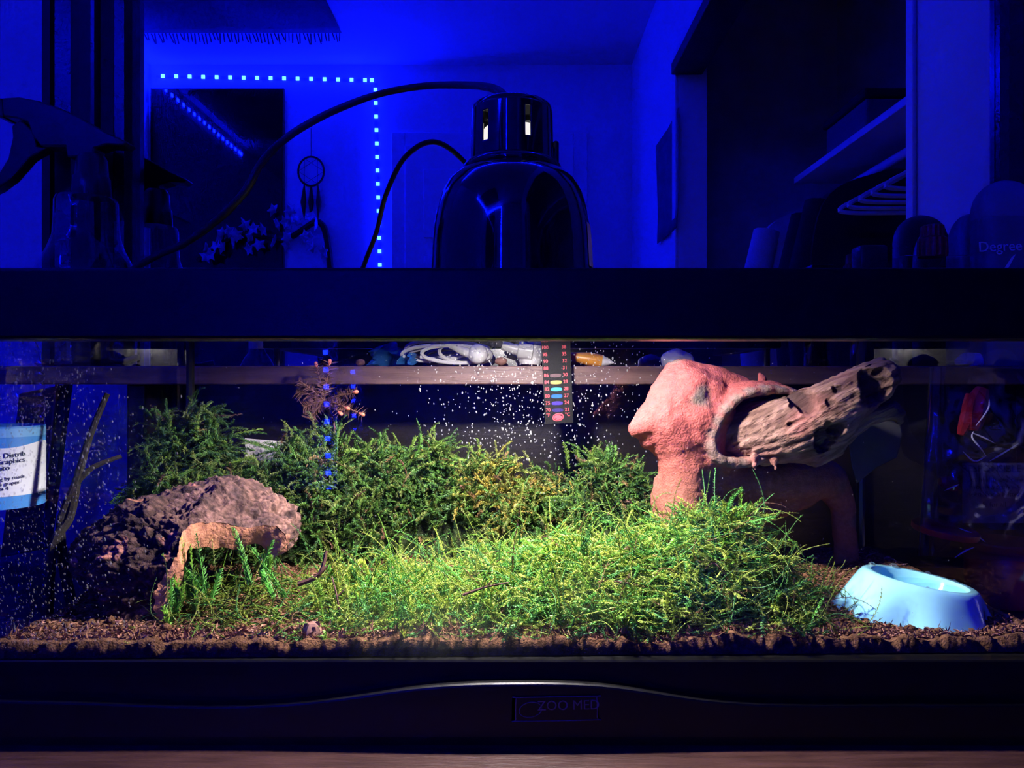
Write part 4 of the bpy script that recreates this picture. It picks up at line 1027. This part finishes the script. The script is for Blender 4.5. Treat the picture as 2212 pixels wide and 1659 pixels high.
em = B().prism(oval(1205.5, 901, 12.5, 8.5), (0, -0.0002, 0)).build('emblem', 'print_red', th)
for s in (-1, 1):
    B().prism([bpz(1205.5+s*6-3, 901-s*4)-Vector((0, .0009, 0)), bpz(1205.5+s*6+2, 901-s*5)-Vector((0, .0009, 0)), bpz(1205.5+s*6+3, 901-s*2)-Vector((0, .0009, 0))], (0, -0.0001, 0)).build('emblem_mark', 'strip_black', em)
B().tube([p-Vector((0, .0003, 0)) for p in oval(1205.5, 901, 10, 6.2)], 0.00025, 5, True).build('emblem_ring', 'strip_black', em)

# white card on the back glass
cd_ = thing('white_card', bpz(570, 1020), 'blank pale card stuck low on the back glass behind moss', 'card')
B().prism([bpz(523, 948)+Vector((0, .008, 0)), bpz(620, 956)+Vector((0, .008, 0)), bpz(616, 1016)+Vector((0, .008, 0)), bpz(526, 1020)+Vector((0, .008, 0))], (0, 0.0008, 0)).build('sheet', 'white_card', cd_)
wd_ = []
for k in range(26):
    q_ = bpz(random.uniform(530, 615), random.uniform(955, 1012)); wd_.append(q_)
# condensation on the panes
def drops(name, pts, sizes, m, label, ny=-1.0):
    K_ = len(pts); h = B().lathe([(1.0, 0.0), (0.85, 0.35), (0.45, 0.62), (0.0, 0.7)], seg=8, axis=(0, 1, 0), caps=False)
    hv = np.array([q_[:] for q_ in h.v]); hv[:, 1] *= ny
    tr = []
    for q_ in h.f: tr += [(q_[0], q_[1], q_[2]), (q_[0], q_[2], q_[3])]
    tr = np.array(tr); r_ = np.random.default_rng(9)
    V = np.zeros((K_, len(hv), 3))
    for i in range(K_):
        sc_ = np.array([sizes[i]*r_.uniform(.8, 1.1), sizes[i]*.8, sizes[i]*r_.uniform(.9, 1.7)]); V[i] = hv*sc_+np.array(pts[i])
    T = (tr[None]+np.arange(K_)[:, None, None]*len(hv)).reshape(-1, 3)
    return tag(bigmesh(name, V.reshape(-1, 3), T, m, None, tk, True), label, None, kind='stuff')
r = np.random.default_rng(77)
pts = []; sz = []
while len(pts) < 900:
    px, py = r.uniform(900, 1500), r.uniform(735, 1010)
    wgt = math.exp(-((px-1160)/190)**2)*(1.0 if py < 960 else 0.5)
    if r.random() > wgt: continue
    q_ = bpz(px, py); q_.y += 0.0019; pts.append(q_[:]); sz.append(r.uniform(0.00035, 0.0009)*(1.5 if r.random() < .07 else 1))
for k in range(260):
    px, py = r.uniform(430, 1840), r.uniform(735, 1100); q_ = bpz(px, py); q_.y += .0019; pts.append(q_[:]); sz.append(r.uniform(.0003, .0006))
for q_ in wd_: pts.append((q_.x, q_.y+.0019, q_.z)); sz.append(r.uniform(.0009, .0016))
drops('back_droplets', pts, sz, 'drop_glint', 'lit water droplets on the back glass')
def fpz(px, py):
    y0 = TY0+0.0026; x = (px-1106)/F*y0; y0 += (x-(TX0+TX1)/2)*math.tan(ang); return P(px, py, y0)
pts = []; sz = []
while len(pts) < 1300:
    px, py = r.uniform(-10, 520), r.uniform(735, 1400)
    if r.random() > math.exp(-(max(0, px-90)/150)**2): continue
    pts.append(fpz(px, py)[:]); sz.append(r.uniform(.0003, .0009)*(1.5 if r.random() < .06 else 1))
for k in range(260): pts.append(fpz(r.uniform(500, 2200), r.uniform(740, 1390))[:]); sz.append(r.uniform(.0002, .0004))
drops('front_droplets', pts, sz, 'drop_clear', 'clear droplets on the front glass', 1.0)

# ================================================================== LAMP ON THE LID
LY = 0.578
lc = P(1106, 829.5, LY); lc.z = TOP
lp = thing('dome_lamp', lc, 'glossy black dome lamp standing on the terrarium lid', 'lamp')
def LP(prof_px): return [((w_/2)/F*LY, CZ+(829.5-py)/F*LY-TOP) for w_, py in prof_px]
dome = LP([(352, 612), (350, 604), (348, 592), (345, 570), (341, 530), (334, 490), (322, 455), (305, 425), (280, 400), (245, 382), (214, 374)])
inn = [(r_-0.0018, h-0.001) for r_, h in reversed(dome)]
B().lathe([(dome[0][0]+0.004, 0.0003), (dome[0][0]+0.004, 0.003)]+dome+[(0.030, dome[-1][1]+.0006), (0.030, dome[-1][1]-.002)]+inn+[(dome[0][0]+0.0015, 0.0003)], lc, seg=72, caps=False).build('dome', 'gloss_black', lp, True)
B().lathe(LP([(205, 375.5), (212, 371), (212, 364), (204, 358), (190, 354), (182, 352)]), lc, seg=64, caps=False).build('collar', 'gloss_black', lp, True)
# socket with vent slots: a ring wall with two openings
h0, h1 = LP([(0, 353)])[0][1], LP([(0, 243)])[0][1]
R0 = 90.0/F*LY; R1 = 87.0/F*LY
nt_, nh = 180, 40
sv_ = []; sf = []
for j in range(nh+1):
    for i in range(nt_):
        t = 2*math.pi*i/nt_; rr_ = R0+(R1-R0)*j/nh
        sv_.append(lc+Vector((rr_*math.sin(t), -rr_*math.cos(t), h0+(h1-h0)*j/nh)))
slots = []
for j in range(nh):
    for i in range(nt_):
        dg_ = (i+0.5)*2; dg_ = dg_-360 if dg_ > 180 else dg_
        hpy = 353+(243-353)*(j+0.5)/nh
        cut = any(abs(dg_-a) < (4.2 if a < 0 else 3.2) and lo < hpy < hi for a, lo, hi in ((-39, 262, 326), (22, 256, 320), (76, 258, 322), (-102, 258, 322), (136, 258, 322), (-162, 258, 322)))
        if not cut:
            k = (i+1) % nt_; sf.append((j*nt_+i, j*nt_+k, (j+1)*nt_+k, (j+1)*nt_+i))
me_o = raw('socket', sv_, sf, 'gloss_black', lp, True)
md = me_o.modifiers.new('s', 'SOLIDIFY'); md.thickness = 0.0016; md.offset = -1
B().lathe([(R1*0.999, h1), (R1*0.985, h1+0.0025), (R1*0.94, h1+0.004), (R1*0.5, h1+0.0052), (0, h1+0.0055)], lc, seg=64, caps=False).build('socket_cap', 'gloss_black', lp, True)
B().lathe([(0.022, h0+0.001), (0.023, h0+0.026), (0.020, h1-0.014), (0.012, h1-0.010), (0, h1-0.010)], lc, seg=32).build('slot_glow', 'bulb_glow', lp, True)  # glowing core added inside the socket so the vent slots shine
B().lathe([(0.0, 0.036), (0.022, 0.040), (0.030, 0.050), (0.028, 0.062), (0.018, 0.085), (0.013, h0-0.005)], lc, seg=32).build('bulb', 'bulb_glow', lp, True)
a = LP([(0, 340)])[0][1]
B().box(lc+Vector((R0-0.001, -0.006, a-0.016)), lc+Vector((R0+0.004, 0.006, a+0.012)), 0.002).build('switch', 'black_plastic', lp)
# paper label wrapped on the right flank
lbv = []; lbf = []
for i in range(7):
    for j in range(5):
        t = math.radians(66+18*i/6); h = 0.012+0.034*j/4
        rr_ = float(np.interp(h, [q_[1] for q_ in dome], [q_[0] for q_ in dome]))+0.0004
        lbv.append(lc+Vector((rr_*math.sin(t), -rr_*math.cos(t), h)))
for i in range(6):
    for j in range(4): lbf.append((i*5+j, (i+1)*5+j, (i+1)*5+j+1, i*5+j+1))
raw('paper_label', lbv, lbf, 'white_card', lp, True)
cord = spline([P(1100, 232, .578), P(1092, 212, .598), P(1065, 191, .65), P(1005, 184, .76), P(915, 186, .84), P(820, 203, .83), P(720, 240, .775), P(630, 290, .715), P(570, 345, .69), P(528, 415, .685), P(470, 475, .70), P(400, 525, .735), P(340, 552, .775), P(282, 588, .815), P(250, 640, .84), P(240, 770, .84), P(300, 772, .835)], 160)
B().tube(cord, 0.0038, 10).build('power_cord', 'cord_rubber', lp, True)
B().tube([P(1101, 238, .578), P(1099, 226, .582), P(1095, 216, .594)], [0.0068, 0.0056, 0.0043], 14).build('strain_relief', 'cord_rubber', lp, True)
li = bpy.data.lights.new('lamp_light', 'POINT'); li.shadow_soft_size = 0.014; li.energy = LAMP_POWER; li.color = (1.0, 0.93, 0.92)
lo = bpy.data.objects.new('lamp_light', li); COL.objects.link(lo); lo.location = lc+Vector((0, 0, 0.020)); lo.parent = lp; lo.matrix_parent_inverse = lp.matrix_world.inverted()

# ================================================================== THINGS ON THE SHELF BOARD
# spray bottle
sx, sy = (186-1106)/F*0.86, 0.862
sp = thing('spray_bottle', (sx, sy, LEDGE), 'clear plastic spray bottle with dark trigger head', 'spray bottle')
def SPz(py): return CZ+(829.5-py)/F*0.86
def SPr(w_): return w_/2/F*0.86
prof = [(0.0, LEDGE+0.0006), (0.050, LEDGE+0.0006), (0.0535, LEDGE+0.004), (0.0545, SPz(640)), (SPr(192), SPz(583)), (SPr(150), SPz(540)), (SPr(131), SPz(512)), (SPr(127), SPz(480)), (SPr(125), SPz(438)), (SPr(118), SPz(429)), (SPr(80), SPz(424)), (SPr(70), SPz(420))]
B().lathe(prof, (sx, sy, 0), seg=48, caps=False).build('bottle', 'bottle_clear', sp, True)
lq = [(max(0, r_-0.0015), min(z, SPz(510))) for r_, z in prof[:7]]; lq[1] = (0.048, LEDGE+0.002); lq[0] = (0, LEDGE+0.002)
B().lathe(lq, (sx, sy, 0), seg=40).build('liquid', 'bottle_liquid', sp, True)
B().tube([(sx+0.004, sy, SPz(425)), (sx+0.006, sy, SPz(520)), (sx+0.014, sy, SPz(583)), (sx+0.02, sy, LEDGE+0.01)], 0.0035, 8).build('dip_tube', 'bottle_clear', sp, True)
B().lathe([(SPr(76), SPz(426)), (SPr(78), SPz(422)), (SPr(74), SPz(385)), (SPr(66), SPz(380)), (SPr(62), SPz(345)), (SPr(50), SPz(335)), (0, SPz(335))], (sx+0.006, sy, 0), seg=32, rmod=lambda t, j: 1+(0.02*math.cos(24*t) if j < 3 else 0)).build('collar', 'spray_head', sp, True)
def side(poly, th_, m, name, bev=0.002):
    n = [P(a, b_, 0.86) for a, b_ in poly]
    for q_ in n: q_.y = sy-th_/2
    return B().prism(n, (0, th_, 0)).build(name, m, sp, bev=bev)
side([(8, 219), (52, 216), (95, 224), (150, 244), (195, 266), (240, 292), (284, 312), (276, 320), (240, 318), (214, 326), (212, 345), (156, 345), (152, 322), (100, 322), (82, 300), (72, 270), (50, 262), (14, 258), (6, 240)], 0.024, 'spray_head', 'head')
side([(0, 222), (18, 219), (22, 262), (4, 258)], 0.028, 'spray_head', 'nozzle')
side([(52, 262), (78, 286), (86, 320), (110, 322), (70, 345), (30, 390), (0, 412), (-30, 425), (-32, 412), (0, 385), (24, 345), (34, 300), (32, 275)], 0.016, 'spray_head', 'trigger')

# stick deodorants
def stick(name, cx, cy, wd, dp, z_top, cap_f, label, text=None):
    s_ = thing(name, (cx, cy, LEDGE), label, 'deodorant')
    H = z_top-LEDGE; cz = LEDGE+H*cap_f
    def sup(w_, d_, z, n=40):
        o_ = []
        for k in range(n):
            a = 2*math.pi*k/n; ca, sa = math.cos(a), math.sin(a); e_ = 0.72
            o_.append(Vector((cx+w_/2*math.copysign(abs(ca)**e_, ca), cy+d_/2*math.copysign(abs(sa)**e_, sa), z)))
        return o_
    def loft(rings, name_, m):
        v_ = [p for rg in rings for p in rg]; n = len(rings[0]); f_ = []
        for j in range(len(rings)-1):
            for i in range(n): k = (i+1) % n; f_.append((j*n+i, j*n+k, (j+1)*n+k, (j+1)*n+i))
        f_.append(tuple(range(n-1, -1, -1))); f_.append(tuple((len(rings)-1)*n+i for i in range(n)))
        return B().add(v_, f_).build(name_, m, s_, True)
    loft([sup(wd*.97, dp*.97, LEDGE+0.0006), sup(wd, dp, LEDGE+0.006), sup(wd*1.0, dp, cz-0.002)], 'body', 'deodorant_grey')
    loft([sup(wd*.985, dp*.985, cz-0.0018), sup(wd*1.0, dp, cz+0.004)]+[sup(wd*math.sqrt(max(0.02, 1-a**2.6)), dp*math.sqrt(max(0.02, 1-a**2.4)), cz+(z_top-cz)*a) for a in (0.3, 0.5, 0.7, 0.82, 0.9, 0.96, 0.995)], 'cap', 'deodorant_cap')
    return s_
cx = (2172-1106)/F*0.85
sd_ = stick('deodorant_stick', cx, 0.852, 0.072, 0.044, CZ+(829.5-387)/F*0.845, 0.80, 'dark deodorant stick with white lettering at the right mirror edge')
fy = 0.852-0.022
q_ = P(2160, 533, fy); q_.y = fy-0.0006; textmesh('lettering', 'Degree', 0.0170, 'print_white', sd_, q_, math.radians(2), extrude=0.0004)
v_ = [P(2168, 581, fy), P(2178, 578, fy), P(2194, 548, fy), P(2184, 556, fy)]
for q_ in v_: q_.y = fy-0.0004
B().prism(v_, (0, -0.0005, 0)).build('printed_mark', 'print_white', sd_)
stick('deodorant_stick', (2096-1106)/F*0.90, 0.902, 0.052, 0.034, CZ+(829.5-460)/F*0.895, 0.72, 'plain shorter deodorant stick half hidden behind the lettered one')
# perfume bottle with red cap
py_ = 0.845; x0, x1 = (1926-1106)/F*py_, (2085-1106)/F*py_
pf_ = thing('perfume_bottle', ((x0+x1)/2, py_, LEDGE), 'wide clear glass perfume bottle with ribbed red cap', 'perfume')
B().box((x0, py_-0.022, LEDGE+0.0006), (x1, py_+0.022, CZ+(829.5-556)/F*py_), 0.006).build('bottle', 'perfume_glass', pf_, True)
B().box((x0+.006, py_-0.016, LEDGE+0.006), (x1-.006, py_+0.016, CZ+(829.5-640)/F*py_), 0.004).build('perfume', 'bottle_liquid', pf_, True)
cxp = (2014-1106)/F*py_; zc = lambda py: CZ+(829.5-py)/F*py_
B().lathe([(0.0155, zc(555)), (0.0160, zc(548)), (0.0155, zc(516)), (0.0125, zc(513)), (0.0120, zc(490)), (0.0105, zc(487)), (0, zc(487))], (cxp, py_, 0), seg=40, rmod=lambda t, j: 1+0.03*math.cos(20*t)).build('cap', 'red_metal', pf_, True)
bc = (1878-1106)/F*0.87
bb_ = thing('cologne_bottle', (bc, 0.87, LEDGE), 'small black capped cologne bottle left of the red capped one', 'cologne')
B().box((bc-0.018, 0.855, LEDGE+.0006), (bc+0.018, 0.885, CZ+(829.5-590)/F*.87), 0.003).build('bottle', 'gloss_black', bb_, True)
B().box((bc-0.017, 0.857, CZ+(829.5-589)/F*.87), (bc+0.017, 0.883, CZ+(829.5-532)/F*.87), 0.004).build('cap', 'black_plastic', bb_, True)

# earphones
ep = thing('earphones', P(960, 785, .84), 'white earphones with coiled cable behind the terrarium', 'earphones')
for i, (cx_, cy_, rx, ry, tl, d_) in enumerate(((940, 762, 72, 17, -.10, .842), (955, 758, 78, 21, .12, .85), (985, 765, 74, 19, .05, .838), (965, 760, 90, 13, -.15, .856), (1005, 763, 56, 22, .15, .846))):
    lp_ = []
    for k in range(40):
        a = 2*math.pi*k/40; lp_.append(P(cx_+rx*math.cos(a), cy_+ry*math.sin(a)+tl*rx*math.cos(a)*.5, d_+0.010*math.sin(a+1)))
    B().tube(lp_, 0.0023, 7, True).build('cable_loop', 'white_plastic', ep, True)
o = B(); s_ = sphere(P(1032, 765, .832), .0118, 24); o.add(s_.v, s_.f); o.build('earbud', 'white_plastic', ep, True)
B().tube(spline([P(1030, 768, .832), P(1000, 758, .833), P(968, 742, .836), P(935, 726, .84)], 14), [.0070, .0066, .0060, .0056, .0052, .0048, .0045, .0042, .004, .004, .004, .004, .004], 12).build('earbud_stem', 'white_plastic', ep, True)
pg = thing('white_plug', P(1140, 785, .84), 'white plastic plug with a spout left of the thermometer strip', 'plug')
B().lathe([(0.0, -.002), (0.012, 0), (0.0145, .004), (0.0145, .022), (0.011, .03), (0.010, .034), (0, .034)], Vector((P(1145, 0, .85).x, .850, LEDGE+.0025)), (0.05, 0, 1), 28).build('body', 'white_plastic', pg, True)
B().tube([P(1150, 760, .84), P(1120, 756, .84), P(1118, 756, .84), P(1085, 746, .84)], [.011, .010, .0065, .0055], 16).build('spout', 'white_plastic', pg, True)
oc = thing('felt_pen', P(1280, 785, .83), 'orange pen with red end and white tip on the shelf board', 'pen')
ax = (P(1326, 784, .832)-P(1228, 769, .836)); L = ax.length; c_ = P(1228, 769, .836)
B().lathe([(0, 0), (.0042, .001), (.0055, L*.16)], c_, ax, 20).build('end_cap', 'red_plastic', oc, True)
B().lathe([(.0055, L*.16), (.0078, L*.45), (.0072, L*.74)], c_, ax, 20).build('barrel', 'orange_plastic', oc, True)
B().lathe([(.0070, L*.74), (.0035, L*.9), (.0008, L), (0, L)], c_, ax, 20).build('tip', 'white_plastic', oc, True)
def pebble(name, c_, sx_, sy_, sz_, m, label, cat, seed):
    t_ = thing(name, (c_[0], c_[1], LEDGE), label, cat)
    bm = bmesh.new(); bmesh.ops.create_icosphere(bm, subdivisions=3, radius=1)
    for v in bm.verts:
        k = 1+0.16*noise.noise(v.co*1.5+Vector((seed, 0, 0))); v.co = Vector((c_[0]+v.co.x*sx_*k, c_[1]+v.co.y*sy_*k, max(LEDGE+.0004, c_[2]+v.co.z*sz_*k)))
    me = bpy.data.meshes.new('body'); bm.to_mesh(me); bm.free(); return link('body', me, m, t_, True)
q_ = P(1462, 778, .86); pebble('soap_bar', q_, .020, .014, .013, 'white_plastic', 'white rounded lump behind the top of the driftwood', 'soap', 1)
q_ = P(2098, 780, .85); pebble('cotton_pad', q_, .018, .012, .011, 'white_card', 'pale rounded lump on the shelf board right of the branch', 'cotton', 2)
q_ = P(778, 783, .84); pebble('brown_crumb', q_, .006, .005, .004, 'brown_scrap', 'small brown crumb left of the earphones', 'crumb', 3)
q_ = P(1082, 780, .835); pebble('pink_crumb', q_, .007, .005, .005, 'brown_scrap', 'small pinkish crumb between earphones and white plug', 'crumb', 4)
def wrapper(c_, sx_, sz_, seed, label):
    t_ = thing('plastic_wrapper', (c_[0], c_[1], LEDGE), label, 'wrapper'); v = []; f = []
    for i in range(9):
        for j in range(7):
            u, w2 = i/8-.5, j/6; n_ = noise.noise(Vector((u*5+seed, w2*4, seed)))
            v.append((c_[0]+u*sx_+.006*n_, c_[1]+.012*n_+.01*math.sin(u*7+seed), LEDGE+.001+max(0, w2*sz_*(1-.8*abs(u))+.004*n_)))
    for i in range(8):
        for j in range(6): f.append((i*7+j, i*7+j+1, (i+1)*7+j+1, (i+1)*7+j))
    o = raw('film', v, f, 'blue_plastic', t_, False); md = o.modifiers.new('s', 'SOLIDIFY'); md.thickness = .0006
wrapper((P(838, 0, .85).x, .865), .045, .030, 1.3, 'crumpled blue wrapper at the left end of the earphone cable')
wrapper((P(1003, 0, .87).x, .885), .030, .026, 5.2, 'crumpled blue wrapper behind the earbud')
wrapper((P(880, 0, .83).x, .832), .018, .016, 8.8, 'small blue wrapper in front of the earphone cable')

# ================================================================== BESIDE THE TERRARIUM
# water bottle at the left pane
wy = 0.625; wx = -0.4235-0.022
wb = thing('water_bottle', (wx, wy, TABLE), 'clear ribbed water bottle with blue and white label left of the terrarium', 'water bottle')
WR = 0.0325; prof = [(0, TABLE+.001), (.026, TABLE+.001), (.031, TABLE+.006)]
z = TABLE+.012
while z < CZ+.02:
    inlab = CZ-.108 < z < CZ-.036
    prof += [(WR, z)] if inlab else [(WR, z), (WR, z+.004), (WR-.0022, z+.0065)]
    z += .0095
prof += [(.030, CZ+.028), (.022, CZ+.045), (.014, CZ+.056), (.0125, CZ+.064), (.0125, CZ+.07)]
B().lathe(prof, (wx, wy, 0), seg=56, caps=False).build('bottle', 'bottle_clear', wb, True)
B().lathe([(.0145, CZ+.062), (.0145, CZ+.078), (.013, CZ+.079), (0, CZ+.079)], (wx, wy, 0), seg=40, rmod=lambda t, j: 1+.02*math.cos(30*t)).build('cap', 'white_plastic', wb, True)
LZ = lambda py: CZ-(py-829.5)/F*wy*0.965
def band(z0, z1, m, name, r_=WR+.0006, wave=0.0):
    v = []; f = []; n = 64
    for i in range(n):
        a = 2*math.pi*i/n
        for zz, wv in ((z0, 0), (z1, wave*math.sin(a*3+1))): v.append((wx+r_*math.cos(a), wy+r_*math.sin(a), zz+wv))
    for i in range(n): k = (i+1) % n; f.append((2*i, 2*k, 2*k+1, 2*i+1))
    return raw(name, v, f, m, wb, True)
band(LZ(1100), LZ(922), 'label_blue', 'label_band')
band(LZ(1072), LZ(962), 'label_white', 'label_panel', WR+.0009, 0.0022)
band(LZ(945), LZ(926), 'label_sky', 'label_stripe', WR+.0009)
for i, (t_, py) in enumerate((('bottling & Distrib', 985), ('Mineral Graphics', 998), ('in Auto', 1011), ('manufacturing by roads', 1034), ('nutrients & grapes', 1045), ('periods 4', 1055))):
    textmesh('label_print', t_, 0.0058 if i < 3 else 0.0042, 'print_ink', wb, (0, 0, LZ(py)), math.radians(4), wrap=((wx, wy), WR+.0010, 0.55))

# dark folder leaning left of the wall gap
fo = thing('leaning_folder', P(110, 1190, .98), 'slim black folder leaning at the wall left of the mirror base', 'folder')
v_ = [P(40, 850, .99), P(148, 828, .99), P(102, 1185, .99), P(0, 1205, .99)]
B().prism(v_, (0, .012, 0)).build('cover', 'folder_black', fo, bev=.002)
v_ = [P(119, 830, .985), P(123, 830, .985), P(96, 1100, .985), P(92, 1100, .985)]
B().prism(v_, (0, .004, 0)).build('lit_edge', 'edge_orange', fo)  # orange colour stands in for light caught along the folder's edge

# plastic pouch at the right pane
bg = thing('plastic_pouch', P(2100, 1215, .74), 'crinkled clear plastic pouch with print right of the terrarium', 'pouch')
v = []; f = []; nu_, nv_ = 60, 80
for i in range(nu_+1):
    for j in range(nv_+1):
        u, w2 = i/nu_, j/nv_
        l = P(2012-28*w2, 792+408*w2, .735); r2 = P(2330, 800+420*w2, .735); p = l.lerp(r2, u)
        k = math.sin(math.pi*min(1, u*1.1))*math.sin(math.pi*min(1, w2*1.05))
        cr_ = abs(noise.noise(Vector((u*4.2, w2*5.0, 1.3))))+0.5*abs(noise.noise(Vector((u*9, w2*11, 4.2))))
        v.append(p+Vector((0, -0.020*k+0.020*cr_*k-0.002*math.exp(-((u-.06)/.02)**2), 0)))
for i in range(nu_):
    for j in range(nv_): f.append((i*(nv_+1)+j, i*(nv_+1)+j+1, (i+1)*(nv_+1)+j+1, (i+1)*(nv_+1)+j))
raw('film', v, f, 'bag_film', bg, True)
B().tube([P(2012-28*t, 792+408*t, .733) for t in np.linspace(0, 1, 12)], 0.0016, 6).build('side_seal', 'bag_film', bg, True)
ip = B().prism([P(2080, 1000, .752), P(2330, 1000, .752), P(2330, 1130, .752), P(2080, 1130, .752)], (0, .001, 0)).build('printed_panel', 'deodorant_cap', bg)
def pt(tx, px, py, size, m='print_ink'):
    q_ = P(px, py, .751); q_.y = .7515; textmesh('print', tx, size, m, bg, q_, 0, align='LEFT', extrude=.0001)
pt('RESPONSIBLE PET', 2078, 1013, .0105); pt('pet health and care', 2090, 1036, .0075); pt('If you have any', 2090, 1052, .0075); pt('need. For a better', 2090, 1068, .0075); pt('safe for all', 2110, 1090, .0075)
for pts_ in ([P(2103, 932, .722), P(2100, 945, .722), P(2118, 968, .722), P(2130, 985, .722)], [P(2130, 985, .722), P(2105, 996, .722), P(2080, 975, .722)], [P(2138, 996, .722), P(2165, 980, .722), P(2200, 958, .722)], [P(2100, 935, .722), P(2125, 945, .722), P(2150, 958, .722)],
             [P(2040, 1060, .725), P(2058, 1052, .725), P(2072, 1046, .725)], [P(2070, 1140, .725), P(2105, 1155, .725), P(2128, 1170, .725)], [P(2062, 1205, .722), P(2085, 1190, .722), P(2105, 1182, .722)], [P(2137, 862, .722), P(2134, 885, .722), P(2108, 920, .722)]):
    cr_ = spline(pts_, 12); B().tube(cr_, [0.0002+0.0007*math.sin(math.pi*i/(len(cr_)-1)) for i in range(len(cr_))], 6).build('crease_glint', 'white_plastic', bg, True)  # thin white tubes stand in for glints on the film's folds
def crinkle(name, pts, m, parent, th_=0.004):
    B().tube(spline(pts, 16), [th_*(0.5+0.5*math.sin(math.pi*i/16)) for i in range(len(spline(pts, 16)))], 7).build(name, m, parent, True)
def treat(name, pts, w_, label):
    t_ = thing(name, pts[-1], label, 'treat', 'red pieces in the pouch'); crinkle('body', pts, 'red_plastic', t_, w_)
treat('red_treat', [P(2122, 838, .762), P(2108, 880, .762), P(2103, 930, .762)], .011, 'long red piece at the top of the plastic pouch')
treat('red_treat', [P(2094, 850, .764), P(2088, 900, .764), P(2075, 940, .764)], .007, 'thin red piece left of the long one in the pouch')
treat('red_treat', [P(2030, 1040, .76), P(2055, 1045, .76), P(2072, 1052, .76)], .008, 'short red piece at the left edge of the pouch')
rl = thing('red_disc', P(2015, 1160, .70), 'flat red round disc lying right of the terrarium', 'disc')
c_ = P(2040, 1152, .74)
B().lathe([(0, 0), (.030, 0), (.031, .0015), (.031, .006), (.029, .0075), (0, .0075)], c_, (0.12, -.10, 1), 40).build('disc', 'red_plastic', rl, True)
rt = thing('red_tub', P(2150, 1215, .76), 'round red tub behind the pouch', 'tub')
c_ = Vector((P(2165, 0, .80).x, .80, TABLE+.001))
B().lathe([(0, 0), (.030, 0), (.036, .01), (.037, .055), (.034, .06), (0, .06)], c_, seg=40).build('body', 'red_plastic', rt, True)
B().lathe([(.038, .0605), (.0385, .068), (.036, .070), (0, .070)], c_, seg=40).build('lid', 'red_plastic', rt, True)
